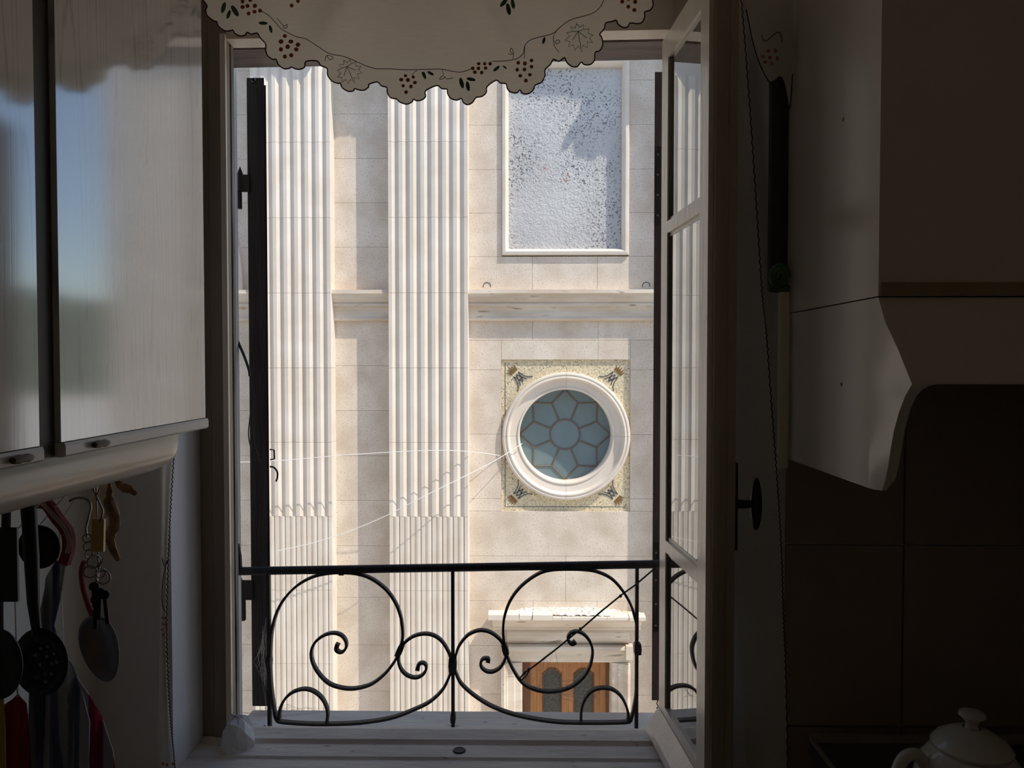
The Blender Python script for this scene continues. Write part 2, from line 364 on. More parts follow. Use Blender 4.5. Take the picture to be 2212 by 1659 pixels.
# inner sill with grooves (profile in y,z)
z0 = .735
prof = [(1.50,.60),(1.50,z0-.004),(1.655,z0-.005),(1.662,z0-.009),(1.668,z0-.009),(1.673,z0-.004),(1.722,z0-.003),(1.728,z0-.008),(1.736,z0-.008),(1.742,z0+.001),(1.79,z0+.002),(1.812,z0-.004),(1.815,z0-.03),(1.815,.66),(1.5,.6305)]
MB().prism([(1.5505,.6305),(1.5505,.7305)]+[p for p in prof[1:] if p[0] > 1.55]+[(1.815,.6305)], 'x', OX0+.001, OX1-.001).build('inner_sill', SILLM, win)
o = MB().prism([(1.816,.6305),(1.816,.662),(2.075,.649),(2.075,.60),(2.001,.60),(2.001,.6305)], 'x', OX0+.001, OX1-.001).build('outer_sill', SILLM, win)
# drain hole in the sill
k = P(992,1628,1.70)
MB().lathe([(.0005,0.0006),(.010,.0009),(.013,.0013),(.015,-.001)], (k.x,1.70,z0-.002), 'z', 14).build('drain_hole', IRON, win)
# crumbled plaster lump at the foot of the left jamb
b = MB(); random.seed(3)
c0 = P(514,1655,1.70); prof = [(.0005,.060),(.012,.058),(.022,.048),(.030,.026),(.033,.0),(.035,-.03),(.036,-.06)]
b.lathe(prof, (c0.x-.004,1.712,.742), 'z', 11)
b.v = [(x+random.uniform(-.006,.006), y+random.uniform(-.006,.006), z+random.uniform(-.007,.007)) for x,y,z in b.v]
b.sm = [False]*len(b.sm)
b.build('plaster_lump', PLASTER, win)
for c in win.children: c['kind'] = 'structure'

# ------------------------------------------------------------------ opened casement sash on the right
sash = empty('casement_sash', 'cream painted casement swung inwards with three stacked glass panes', 'window sash')
HX, HY = PX(1427, 1.77), 1.77
dv = Vector((.0813, -1, 0)).normalized()             # from hinge to free edge
nv = Vector((1, .0813, 0)).normalized()              # towards the room side (right)
SW = .335; TH = .056; ZT = 2.33; ZB = .748
def sp(t, n, z): q = Vector((HX, HY, 0)) + dv*t + nv*n; return (q.x, q.y, z)
def sbox(mb, t0, t1, n0, n1, za, zb):
    return mb.hexa([sp(t0,n0,za),sp(t1,n0,za),sp(t1,n1,za),sp(t0,n1,za),sp(t0,n0,zb),sp(t1,n0,zb),sp(t1,n1,zb),sp(t0,n1,zb)])
zt1, zt2 = PZ(500, 1.77), PZ(1168, 1.77)
mb = MB(); sbox(mb, 0, .05, 0, .045, ZB, ZT); mb.build('hinge_stile', FRAME, sash)
mb = MB(); sbox(mb, .283, .333, 0, .010, ZB, ZT); mb.build('free_stile', FRAME, sash)
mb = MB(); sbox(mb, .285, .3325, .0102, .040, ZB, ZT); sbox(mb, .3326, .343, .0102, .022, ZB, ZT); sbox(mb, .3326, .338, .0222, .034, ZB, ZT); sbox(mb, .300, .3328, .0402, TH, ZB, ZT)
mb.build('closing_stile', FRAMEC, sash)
mb = MB(); sbox(mb, .05, .283, 0, .04, ZT-.055, ZT); mb.build('top_rail', FRAME, sash)
mb = MB(); sbox(mb, .05, .283, 0, .04, ZB, ZB+.075)
q = [sp(.0,-.001,ZB+.002),sp(.333,-.001,ZB+.002),sp(.333,-.030,ZB+.002),sp(0,-.030,ZB+.002),sp(0,-.001,ZB+.055),sp(.333,-.001,ZB+.055),sp(.333,-.026,ZB+.016),sp(0,-.026,ZB+.016)]
mb.hexa(q); mb.build('bottom_rail', FRAME, sash)
for zc in (zt1, zt2):
    mb = MB(); sbox(mb, .05, .283, 0, .036, zc-.013, zc+.013); sbox(mb, .05, .283, .0055, .030, zc-.021, zc+.021); mb.build('glazing_bar', FRAME, sash)
# putty beads round each pane
for (a, bz) in ((zt1+.013, ZT-.055), (zt2+.013, zt1-.013), (ZB+.075, zt2-.013)):
    mb = MB(); sbox(mb, .05, .054, .0015, .006, a, bz); mb.build('putty_bead', OLDW, sash)
    mb = MB(); sbox(mb, .279, .283, .0015, .006, a, bz); mb.build('putty_bead', OLDW, sash)
tilt = [(.0006, .0002), (.0000, .0004), (.0003, .0006)]
for (a, bz), (k0, k1) in zip(((zt1+.021, ZT-.055), (zt2+.021, zt1-.021), (ZB+.075, zt2-.021)), tilt):
    mb = MB(); n0 = .0065
    mb.hexa([sp(.05,n0+k0,a),sp(.283,n0+k1,a),sp(.283,n0+.003+k1,a),sp(.05,n0+.003+k0,a),sp(.05,n0+k0,bz),sp(.283,n0+k1,bz),sp(.283,n0+.003+k1,bz),sp(.05,n0+.003+k0,bz)])
    mb.build('pane', GLASS, sash)
# handle: plate, stem, oval grip on the room side of the free stile
hz = PZ(1092, 1.44); mb = MB()
sbox(mb, .305, .330, TH, TH+.006, hz-.085, hz+.080); hd = mb.build('handle', BRASS, sash)
mb = MB(); mb.tube([sp(.317,TH+.006,hz), sp(.317,TH+.036,hz)], [.009,.0075], 12); mb.build('stem', BRASS, hd)
mb = MB(); c0 = Vector(sp(.317, TH+.046, hz)); pr = []
for i in range(13):
    a = PI*i/12
    ring = []
    for k in range(12):
        q = 2*PI*k/12
        ring.append(c0 + nv*(.011*math.sin(a)*math.cos(q)) + dv*(.013*math.sin(a)*math.sin(q)) + Vector((0,0,.051*math.cos(a))))
    pr.append(ring)
vs = [p for r in pr for p in r]; fs = [(i*12+k, i*12+(k+1) % 12, (i+1)*12+(k+1) % 12, (i+1)*12+k) for i in range(12) for k in range(12)]
mb.add(vs, fs, True); mb.build('grip', BLACKP, hd)

# ================================================================== CHURCH FACADE
D0 = 10.0                      # plane of the wall slabs
YF = 9.765                     # plane of the pilaster fronts
fac = empty('church_facade', 'sunlit pale stone church front with fluted pilasters across the street', 'building')
fac.location = (0, D0, GZ)
FO = Vector((0, D0, GZ))
def fbuild(mb, name, m, parent=None, kind=None):
    """build in world coordinates, parent below the facade keeping world place"""
    par = parent or fac
    o = mb.build(name, m, None, kind)
    pl = FO if par is fac else Vector((0,0,0))
    if par is fac: o.location = -FO
    o.parent = par
    return o
def fx(px): return PX(px, D0)
def fz(py): return PZ(py, D0)
p1x1 = PX(715, YF); p1x0 = p1x1-1.006
p2x0 = PX(840, YF); p2x1 = p2x0+1.006
p3x0 = fx(1357) + (D0-YF)*SX/-SY; p3x1 = p3x0+1.006
p4x0 = p3x1+.27; p4x1 = p4x0+1.006
ZTOP, ZCAP = 8.4, 5.72
# core: solid behind everything but hollow in the bay with openings
mb = MB()
mb.box(-18, p2x1-.1, D0+.02, 14, GZ, 8.3)
mb.box(p3x0+.1, p4x1-.02, D0+.02, 14, GZ, 8.3)
mb.box(p2x1-.1, p3x0+.1, D0+.62, 14, GZ, 8.3)
fbuild(mb, 'core_wall', STONE)
# slabs
def sub_rects(r, holes):
    out = [r]
    for h in holes:
        nx = []
        for (x0,x1,z0,z1) in out:
            hx0,hx1,hz0,hz1 = max(h[0],x0),min(h[1],x1),max(h[2],z0),min(h[3],z1)
            if hx0 >= hx1-1e-4 or hz0 >= hz1-1e-4: nx.append((x0,x1,z0,z1)); continue
            if hx0-x0 > .02: nx.append((x0,hx0,z0,z1))
            if x1-hx1 > .02: nx.append((hx1,x1,z0,z1))
            if hz0-z0 > .02: nx.append((hx0,hx1,z0,hz0))
            if z1-hz1 > .02: nx.append((hx0,hx1,hz1,z1))
        out = nx
    return out
def slabs(x0, x1, zs, vj, holes=(), back=.05):
    for i in range(len(zs)-1):
        za, zb = sorted((zs[i], zs[i+1])); xs = [x0]+[q for q in vj(i) if x0+.1 < q < x1-.1]+[x1]
        for j in range(len(xs)-1):
            for (a,bb,c,d) in sub_rects((xs[j],xs[j+1],za,zb), holes):
                g = .0016
                fbuild(MB().box(a+g, bb-g, D0+random.uniform(-.0008,.0008), D0+back, c+g, d-g), 'stone_slab', STONE)
zsA = [fz(y) for y in (20,149,245,341,437,533,627)] ; zsA2 = [fz(y) for y in (690,790,887,985,1082,1180,1292,1395,1495,1595,1700)]
for zs in (zsA, zsA2):
    slabs(p1x1-.02, p2x0+.02, zs, lambda i: [], back=.02)
    slabs(p3x1-.02, p4x0+.02, zs, lambda i: [], back=.02)
    slabs(-5.2, p1x0+.02, zs, lambda i: [-4.3+.3*(i % 2)], back=.02)
hole_panel = (fx(1084), fx(1357), fz(552), fz(128))
hole_sq = (fx(1083), fx(1362), fz(1104), fz(777))
hole_door = (fx(1095), fx(1352), GZ, fz(1395))
zsB = [fz(y) for y in (20,128,174,270,366,460,554,627)]; zsB2 = [fz(y) for y in (692,735,799,938,1077,1104,1201,1298,1395,1500,1600,1720)]
vB = lambda i: [[fx(1290)],[],[],[],[],[],[fx(1150),fx(1290)]][i % 7]
vB2 = lambda i: [[fx(1150),fx(1292)],[fx(1292)],[fx(1150),fx(1292)],[],[],[],[fx(1223)],[fx(1152),fx(1291)],[fx(1103),fx(1152),fx(1291)],[],[],[]][i % 12]
slabs(p2x1-.02, p3x0+.02, zsB, vB, [hole_panel]); slabs(p2x1-.02, p3x0+.02, zsB2, vB2, [hole_sq, hole_door])
fbuild(MB().box(p2x1-.02, p3x0+.02, D0+.001, D0+.05, fz(692), fz(627)), 'band_backing', STONE)
fbuild(MB().box(p2x1-.02, fx(1095), D0, D0+.05, GZ, fz(1720)).box(fx(1352), p3x0+.02, D0, D0+.05, GZ, fz(1720)), 'plinth_wall', STONE)
fbuild(MB().box(p2x1-.02, p3x0+.02, D0, D0+.6, fz(20), 8.2), 'upper_wall', STONE)
# horizontal moulded band between the pilasters: profile in (y,z)
def zz(py): return PZ(py, D0-.15)
bandp = [(D0+.01, zz(626)),(D0-.185, zz(626)),(D0-.19, zz(634)),(D0-.165, zz(636.5)),(D0-.155, zz(640)),(D0-.14, zz(645)),(D0-.115, zz(650)),(D0-.10, zz(654)),(D0-.115, zz(655)),(D0-.115, zz(660)),(D0-.075, zz(661.5)),(D0-.07, zz(668)),(D0-.06, zz(669)),(D0-.06, zz(684)),(D0-.075, zz(686)),(D0-.075, zz(689)),(D0-.055, zz(691.5)),(D0+.01, zz(692))]
for a, bb in ((-5.2, p1x0+.01), (p1x1-.01, p2x0+.01), (p2x1-.01, p3x0+.01), (p3x1-.01, p4x0+.01)):
    fbuild(MB().prism(bandp, 'x', a, bb), 'moulded_band', STONEC)
# pilasters
def pil_profile(x0, x1, cabled):
    W = 1.006; fw = .0915; gap = (W-2*.044-7*fw)/6; pts = [(x0, D0+.02), (x0, YF)]
    for k in range(7):
        c = x0+.044+fw/2+k*(fw+gap); r = fw/2
        if not cabled:
            pts += [(c-r, YF), (c-r+.001, YF+.002), (c-.004, YF+.033), (c+.004, YF+.033), (c+r-.001, YF+.002), (c+r, YF)]
        else:
            pts += [(c-r, YF), (c-r, YF+.020), (c-r+.006, YF+.021)]
            rr = r-.006
            for i in range(1, 10):
                a = PI*i/10; pts.append((c-rr*math.cos(a), YF+.021-.020*math.sin(a)))
            pts += [(c+r-.006, YF+.021), (c+r, YF+.020), (c+r, YF)]
    pts += [(x1, YF), (x1, D0+.02)]
    return pts
jz = [PZ(1117, YF)+.9525*k for k in range(-5, 7)]
def pilaster(x0, x1):
    mbp = MB().box(x0+.01, x1-.01, YF+.04, D0+.03, GZ, 8.0)
    p = fbuild(mbp, 'pilaster', STONEP)
    for k in range(len(jz)-1):
        za, zb = jz[k], min(jz[k+1], ZCAP)
        if zb <= za: continue
        o = MB().prism(pil_profile(x0, x1, zb < PZ(1100, YF)), 'z', za+.0015, zb-.0015).build('fluted_block', STONEP)
        o.parent = p
    o = MB().box(x0-.06, x1+.06, YF-.08, D0+.02, GZ, jz[0]-.002).build('base_block', STONEP); o.parent = p
    # capital: astragal, bell, two rows of leaves, volutes, abacus
    cb = MB()
    cb.tube([(x0-.02, YF+.005, ZCAP), (x1+.02, YF+.005, ZCAP)], .035, 8)
    cb.hexa([(x0,YF,ZCAP),(x1,YF,ZCAP),(x1,D0,ZCAP),(x0,D0,ZCAP),(x0-.10,YF-.16,ZCAP+.95),(x1+.10,YF-.16,ZCAP+.95),(x1+.10,D0,ZCAP+.95),(x0-.10,D0,ZCAP+.95)])
    cb.box(x0-.17, x1+.17, YF-.24, D0, ZCAP+.95, ZCAP+1.06)
    def leaf(cx, zb_, h, wd, proj, side=0):
        cols = 7; rows = 8; vs = []; fs = []
        for i in range(rows+1):
            t = i/rows
            out = proj*(t**2.2); z = zb_+h*math.sin(min(t,1)*PI*.56)
            if t > .8: out += .05*(t-.8)*5*.9; z -= .10*((t-.8)*5)**2
            wv = wd*(1-.25*t-.6*max(0,t-.7)/.3)*(1+.14*math.cos(i*PI))
            for j in range(cols+1):
                u = (j/cols-.5)*2
                off = -.02*(1-u*u)+.012*math.cos(j*PI)
                if side == 0: vs.append((cx+u*wd/2*wv/wd, YF-.015-out+off, z))
                else: vs.append((cx+side*(.015+out-off), YF+.11+u*wv/2, z))
        for i in range(rows):
            for j in range(cols):
                a = i*(cols+1)+j; fs.append((a,a+1,a+cols+2,a+cols+1))
        cb.add(vs, fs, True)
    for k in range(4): leaf(x0+.12+k*.255, ZCAP+.03, .36, .25, .13)
    for k in range(5): leaf(x0+.0+k*.2515, ZCAP+.15, .52, .23, .17)
    for sd, ex in ((-1, x0), (1, x1)):
        leaf(ex, ZCAP+.03, .36, .22, .10, sd); leaf(ex, ZCAP+.15, .52, .22, .12, sd)
        # corner volute
        pts = []; c = (ex-sd*.10, YF-.20, ZCAP+.54)
        for i in range(40):
            a = i/40*4*PI; r = .22*(1-i/46)
            pts.append((c[0]+sd*r*math.cos(a)*.8, c[1]-r*math.cos(a)*.35, c[2]+r*math.sin(a)))
        cb.tube(pts, [.055-.03*i/40 for i in range(40)], 8)
        cb.lathe([(.001,-.06),(.20,-.05),(.22,0),(.20,.05),(.001,.06)], c, 'y', 16)
    # unseen collar added to cast shadow: closed band with a ragged lower edge
    nn_ = 56; xs_ = [x0-.11+(x1-x0+.22)*i/nn_ for i in range(nn_+1)]
    def zlow(i):
        e_ = min(i, nn_-i)/nn_; base = ZCAP+.10+.06*abs(math.sin(i*PI/8))-.05*abs(math.sin(i*PI/4+.6))+random.uniform(-.012,.012)
        return base + (.10*(1-e_/.035)**2 if e_ < .035 else 0) - (.05 if .03 < e_ < .22 else 0)
    zl_c = [zlow(i) for i in range(nn_+1)]
    vs = []
    for i,x in enumerate(xs_): vs += [(x, YF-.19, zl_c[i]), (x, YF-.24, zl_c[i]+.16), (x, YF-.16, ZCAP+.96), (x, YF+.01, zl_c[i]+.10)]
    fs = []
    for i in range(nn_):
        a = i*4; fs += [(a,a+4,a+5,a+1),(a+1,a+5,a+6,a+2),(a+3,a+7,a+4,a)]
    cb.add(vs, fs)
    for x, k0 in ((xs_[0],0),(xs_[-1],nn_)): cb.add([(x,YF-.19,zl_c[k0]),(x,YF-.24,zl_c[k0]+.16),(x,YF-.16,ZCAP+.96),(x,YF+.12,ZCAP+.96),(x,YF+.12,zl_c[k0]+.05)], [(0,1,2,3,4)])
    o = cb.build('capital', STONEP); o.parent = p
    me = o.data
    return p
for a, bb in ((p1x0,p1x1),(p2x0,p2x1),(p3x0,p3x1),(p4x0,p4x1)): pilaster(a, bb)
# entablature
mb = MB(); X0e, X1e = -18, p4x1+.05
mb.prism([(D0+.5,6.79),(YF-.02,6.79),(YF-.02,7.0),(YF-.05,7.01),(YF-.05,7.2),(YF-.09,7.22),(YF-.09,7.27),(YF-.02,7.28),(YF-.02,7.78),(YF-.12,7.84),(9.20,7.92),(9.12,7.95),(9.12,8.05),(9.06,8.10),(9.02,8.25),(9.02,8.3),(D0+.5,8.45)], 'x', X0e, X1e)
fbuild(mb, 'entablature', STONEP)
# big arch of the central bay (edge seen beside the shutter)
ax, az, ar = fx(31.5), fz(627), 3.04
mb = MB(); mb.lathe([(ar-.28,D0+.02),(ar-.28,D0-.05),(ar-.20,D0-.06),(ar-.16,D0-.02),(ar-.06,D0-.02),(ar-.04,D0-.07),(ar,D0-.06),(ar+.01,D0+.02)], (ax,0,az), 'y', 64, 0, PI)
fbuild(mb, 'arch_moulding', STONEP)
mb = MB(); n = 48
vs = [(ax+(ar-.27)*math.cos(PI*i/n), D0-.005, az+(ar-.27)*math.sin(PI*i/n)) for i in range(n+1)]
vs2 = [(x, D0+.02, z) for x,y,z in vs]
mb.prism([(x,z) for x,y,z in vs], 'y', D0-.006, D0+.02); fbuild(mb, 'arch_glazing', PANEG)
# recessed mosaic panel with its stone frame
hx0,hx1,hz0,hz1 = hole_panel
mp_o = fbuild(MB().box(hx0, hx1, D0+.075, D0+.15, hz0, hz1), 'mosaic_panel', MOSAIC)
mb = MB(); fw = .085
fprof = [(0,D0+.08),(0,D0-.025),(.012,D0-.04),(.045,D0-.045),(.06,D0-.03),(.075,D0-.005),(.085,D0+.02),(.085,D0+.08)]
def frame_side(mb, pts_in):
    # pts_in: corner list of the outer rectangle, mitred
    n = len(fprof)
    (ax0,ax1,az0,az1) = pts_in
    loops = []
    for (cx,cz,sx,sz) in ((ax0,az0,1,1),(ax1,az0,-1,1),(ax1,az1,-1,-1),(ax0,az1,1,-1)):
        loops.append([(cx+sx*d, y, cz+sz*d) for d,y in fprof])
    vs = [p for l in loops for p in l]; fs = []
    for k in range(4):
        a = k*n; bq = ((k+1) % 4)*n
        for i in range(n-1): fs.append((a+i,bq+i,bq+i+1,a+i+1))
    mb.add(vs, fs, False)
frame_side(mb, (hx0+.002,hx1-.002,hz0+.002,hz1-.002)); mb.build('panel_frame', STONEP).parent = mp_o
# ---- round window in its roughcast square
sx0,sx1,sz0,sz1 = hole_sq
rcx, rcz = fx(1223), fz(942)
u = D0/F
rw = empty('round_window'); rw.parent = fac; rw.location = -FO
def rbuild(mb, name, m):
    o = mb.build(name, m); o.parent = rw; return o
mb = MB(); n = 64; vs = []; fs = []; YP = D0+.028; RH = 128*u
for i in range(n):
    a = 2*PI*i/n+PI/4; ca, sa = math.cos(a), math.sin(a)
    # point on the square boundary
    hxw = (sx1-rcx) if ca > 0 else (rcx-sx0); hzw = (sz1-rcz) if sa > 0 else (rcz-sz0)
    t = min(hxw/abs(ca) if abs(ca) > 1e-6 else 1e9, hzw/abs(sa) if abs(sa) > 1e-6 else 1e9)
    vs += [(rcx+RH*ca, YP, rcz+RH*sa), (rcx+t*ca, YP, rcz+t*sa)]
corners = [(sx1,YP,sz1),(sx0,YP,sz1),(sx0,YP,sz0),(sx1,YP,sz0)]
for i in range(n):
    j = (i+1) % n; fs.append((2*i,2*i+1,2*j+1,2*j))
mb.add(vs, fs)
for c in corners:   # fill the corners left open by the sampling
    near = sorted(range(n), key=lambda i: (Vector(vs[2*i+1])-Vector(c)).length)[:2]
    mb.add([c, vs[2*near[0]+1], vs[2*near[1]+1]], [(0,1,2)])
# side walls of the recess
for (a, bb) in ((0,1),(1,2),(2,3),(3,0)):
    A, B_ = corners[a], corners[bb]
    mb.add([A, B_, (B_[0],D0+.05,B_[2]), (A[0],D0+.05,A[2])], [(0,1,2,3)])
rbuild(mb, 'roughcast_square', ROUGHCAST)
def gl(mb, x0,x1,z0,z1): mb.box(x0,x1,YP-.002,YP+.004,z0,z1)
mb = MB(); gl(mb, sx0+.045,sx0+.052,sz0+.05,sz1-.045); gl(mb, sx0+.045,sx1-.05,sz0+.05,sz0+.057); rbuild(mb, 'inlaid_border', INKB)
rp_ = [(138*u, D0+.05),(138*u, D0-.035),(136*u,D0-.055),(133*u,D0-.06),(130*u,D0-.05),(128.5*u,D0-.062),(126*u,D0-.065),(123.5*u,D0-.05),(122*u,D0-.012),(121*u,D0-.004),(105.5*u,D0+.012),(104.5*u,D0-.002),(102*u,D0+.0),(100.5*u,D0+.012),(100*u,D0+.32)]
ring_parts = 4
for k in range(ring_parts):
    g = .0015
    rbuild(MB().lathe(rp_, (rcx,0,rcz), 'y', 24, k*PI/2+g, (k+1)*PI/2-g), 'ring_segment', STONEP)
YG = D0+.245; gcz = rcz
def pane(poly): 
    rbuild(MB().prism(poly, 'y', YG, YG+.01), 'pane', PANEG)
def pol(r, a): return (rcx+r*u*math.sin(a), gcz+r*u*math.cos(a))
A8 = PI/4; A16 = PI/8
for k in range(8):
    a = k*A8
    pts = [pol(33, a-A16+A8*i/6) for i in range(7)] + [pol(75, a+A16), pol(99, a), pol(75, a-A16)]
    pane(pts)
    pane([pol(75, a+A16), pol(99, a)] [::-1][:1] + [pol(101, a+A8*i/8) for i in range(9)] + [pol(75, a+A16)])
pane([pol(33, 2*PI*i/32) for i in range(32)])
mb = MB(); rr = .011
def L3(p): return (p[0], YG-.004, p[1])
mb.tube([L3(pol(33, 2*PI*i/32)) for i in range(32)], rr, 6, closed=True)
for k in range(8):
    a = k*A8
    mb.tube([L3(pol(33,a+A16)), L3(pol(75,a+A16))], rr, 6)
    mb.tube([L3(pol(100,a)), L3(pol(75,a+A16)), L3(pol(100,a+A8))], rr, 6)
rbuild(mb, 'lead_came', CAME)
# four crowned monograms in the corners
em_mb = MB()
def stroke(mb, a, bq, w0, w1):
    a = Vector((a[0],0,a[1])); bq = Vector((bq[0],0,bq[1])); t = (bq-a).normalized(); nn = Vector((-t.z,0,t.x))
    vs = [a+nn*w0, a-nn*w0, bq-nn*w1, bq+nn*w1]
    mb.add([(v.x,-.006,v.z) for v in vs]+[(v.x,.004,v.z) for v in vs], [(0,1,2,3),(0,4,5,1),(1,5,6,2),(2,6,7,3),(3,7,4,0)])
S = .16
def curve_stroke(mb, pts, w):
    for i in range(len(pts)-1): stroke(mb, [c*S for c in pts[i]], [c*S for c in pts[i+1]], w, w)
wS = .0045
curve_stroke(em_mb, [(-.85,-1.0),(-.55,-.75),(-.38,-.4),(-.28,.1)], wS); curve_stroke(em_mb, [(.85,-1.0),(.55,-.75),(.38,-.4),(.28,.1)], wS)
curve_stroke(em_mb, [(-.28,.1),(0,-.75),(.28,.1)], wS); curve_stroke(em_mb, [(-.35,-.8),(0,.05),(.35,-.8)], wS); curve_stroke(em_mb, [(-.22,-.45),(.22,-.45)], wS)
cr_mb = MB()
cr = [(-.34,.28),(.34,.28),(.46,.72),(.26,.50),(.2,.82),(.08,.52),(0,.9),(-.08,.52),(-.2,.82),(-.26,.50),(-.46,.72)]
cr_mb.prism([(x*S,z*S) for x,z in cr], 'y', -.007, .004)
for (sxn, szn) in ((-1,1),(1,1),(1,-1),(-1,-1)):
    cx = (sx0+.30*1) if sxn < 0 else (sx1-.30); cz = (sz1-.30) if szn > 0 else (sz0+.30)
    cx += sxn*.10; cz += szn*.10
    ang = math.atan2(sxn, szn)
    for mbb, nm, mt in ((em_mb,'monogram',INKB),(cr_mb,'crown',INKO)):
        o = mbb.build(nm, mt); o.parent = rw; o.location = (cx, YP-.001, cz); o.rotation_euler = (0, ang, 0)
# ---- side door with its stone surround
dr = empty('side_door'); dr.parent = fac; dr.location = -FO
def dbuild(mb, name, m):
    o = mb.build(name, m); o.parent = dr; return o
q = D0/F
def cz(py, pj=0): return PZ(py, D0-pj)
hoodp = [(D0+.01, cz(1319)),(D0-.10, cz(1321,.1)),(D0-.34, cz(1333,.34)),(D0-.345, cz(1340,.34)),(D0-.28, cz(1342,.28)),(D0-.25, cz(1345,.25)),(D0-.19, cz(1351,.19)),(D0-.15, cz(1354,.15)),(D0-.155, cz(1357,.15)),(D0-.12, cz(1360,.12)),(D0+.01, cz(1361))]
xh0, xh1 = PX(1063, D0-.3), PX(1390, D0-.3)
mb = MB(); mb.prism(hoodp, 'x', xh0, xh1); dbuild(mb, 'hood_cornice', STONEC)
# lip blocks along the hood edge (cracked cement capping)
lips = [(1054,1121),(1122.5,1150),(1151.5,1195),(1196,1214),(1215,1313),(1314,1361),(1362.5,1398)]
for i,(a,bb) in enumerate(lips):
    z1 = PZ(1329 if i < 3 else 1333, D0-.36); dd = .0 if i in (0,2,6) else .012
    x0q, x1q = PX(a, D0-.36), PX(bb, D0-.36)
    dbuild(MB().prism([(D0-.36+dd, PZ(1340,D0-.36)),(D0-.36+dd, z1-dd*.6),(D0-.20, z1+.012),(D0-.20, PZ(1340,D0-.36))], 'x', x0q, x1q), 'capping_block', STONEP)
random.seed(11)
mb = MB(); nx, ny = 60, 12; vs = []; fs = []
for i in range(nx+1):
    for j in range(ny+1):
        x = PX(1112, D0-.2)+(PX(1345, D0-.2)-PX(1112, D0-.2))*i/nx; y = D0+.005-.325*j/ny
        h = (1-(2*i/nx-1)**4)*.055*(.6+.4*math.sin(j/ny*PI))
        vs.append((x+random.uniform(-.008,.008), y, PZ(1335,D0-.33)+h+random.uniform(-.012,.012)))
for i in range(nx):
    for j in range(ny):
        a = i*(ny+1)+j; fs.append((a,a+1,a+ny+2,a+ny+1))
dbuild(mb.add(vs, fs), 'crumbled_mortar', RUBBLE)
# pulvinated frieze, architrave and jambs
xf0, xf1 = fx(1096), fx(1360)
dbuild(MB().prism([(D0+.01,cz(1360)),(D0-.08,cz(1360,.08)),(D0-.10,cz(1366,.1)),(D0-.105,cz(1374,.1)),(D0-.09,cz(1384,.09)),(D0-.06,cz(1388,.06)),(D0+.01,cz(1389))], 'x', xf0, xf1), 'frieze', STONEC)
jo0, jo1, ji0, ji1 = fx(1083), fx(1361.5), fx(1128.5), fx(1322.5)
zt_o, zt_i = fz(1389), fz(1428)
jprof = [(0,D0+.02),(0,D0-.14),(.04,D0-.15),(.055,D0-.12),(.075,D0-.12),(.085,D0-.09),(.17,D0-.085),(.18,D0-.06),(.255,D0-.055),(.272,D0-.03),(.272,D0+.30)]
wj = ji0-jo0; scj = wj/.272; hj = (zt_o-zt_i)/.272
for side in (0,1):
    poly = [((jo0+d*scj) if side == 0 else (jo1-d*scj*(jo1-ji1)/wj), y) for d,y in jprof]
    dbuild(MB().prism(poly, 'z', GZ, zt_i+.0), 'jamb', STONEC)
ltl = [(y, zt_o-d*hj) for d,y in jprof]
ltl = ltl + [(D0+.30, zt_o), ]
dbuild(MB().prism(ltl, 'x', jo0, jo1), 'lintel', STONEC)
dbuild(MB().box(jo1-.06, jo1+.03, D0-.155, D0, zt_o-.16, zt_o+.015), 'lintel_ear', STONEC)
# wooden double door
YD = D0+.22
def dx(px): return PX(px, YD)
def dz(py): return PZ(py, YD)
zdoor0, zdoor1 = GZ+.05, dz(1423)
dbuild(MB().box(dx(1124), dx(1146), YD, YD+.08, zdoor0, zdoor1).box(dx(1310.5), dx(1327), YD, YD+.08, zdoor0, zdoor1), 'outer_post', OAKD)
dbuild(MB().box(dx(1146), dx(1160), YD+.015, YD+.09, zdoor0, dz(1434)).box(dx(1298), dx(1310.5), YD+.015, YD+.09, zdoor0, dz(1434)).box(dx(1146), dx(1310.5), YD+.01, YD+.09, dz(1434), zdoor1), 'door_frame', OAK)
for (a, bb) in ((1160.5,1227),(1228,1298)):
    x0q, x1q = dx(a), dx(bb); st = (x1q-x0q)*.19
    g0, g1 = x0q+st, x1q-st; zg = dz(1447); zlow = GZ+1.1; y0, y1 = YD+.03, YD+.075
    mb = MB(); mb.box(x0q, g0, y0, y1, zdoor0, dz(1434.5)); mb.box(g1, x1q, y0, y1, zdoor0, dz(1434.5)); mb.box(g0, g1, y0, y1, zdoor0, zlow)
    # top rail with a shouldered arch cut into its lower edge
    arch = []
    for i in range(17):
        t = i/16; x = g0+(g1-g0)*t; q_ = min(1, max(0, (min(t,1-t)-.04)/.30)); s = q_*q_*(3-2*q_); arch.append((x, zg-.06+.055*s+.012*math.sin(PI*t)))
    mb.prism([(g0, dz(1434.5))]+arch+[(g1, dz(1434.5))], 'y', y0, y1)
    dbuild(mb, 'door_leaf', OAK)
    mb = MB(); mb.tube([(x,y0-.002,z+.002) for x,z in arch], .012, 6); mb.tube([(g0+.002,y0-.002,zg-.055),(g0+.002,y0-.002,zlow)], .010, 6); mb.tube([(g1-.002,y0-.002,zg-.055),(g1-.002,y0-.002,zlow)], .010, 6)
    dbuild(mb, 'glazing_moulding', OAKD)
    dbuild(MB().box(g0-.005, g1+.005, YD+.05, YD+.06, zlow, zg+.02), 'door_pane', DOORG)
dbuild(MB().box(dx(1226.2), dx(1228.8), YD+.018, YD+.04, zdoor0, dz(1434.5)), 'meeting_strip', OAK)
# half-round vent marks on the band
for px in (1052, 1395):
    mb = MB(); c = (fx(px), D0-.002, fz(618)); r = 8*u
    mb.tube([(c[0]+r*math.cos(PI*1.15*i/14-.2), c[1], c[2]+r*math.sin(PI*1.15*i/14-.2)) for i in range(15)], .005, 5)
    fbuild(mb, 'vent_ring', INKB)

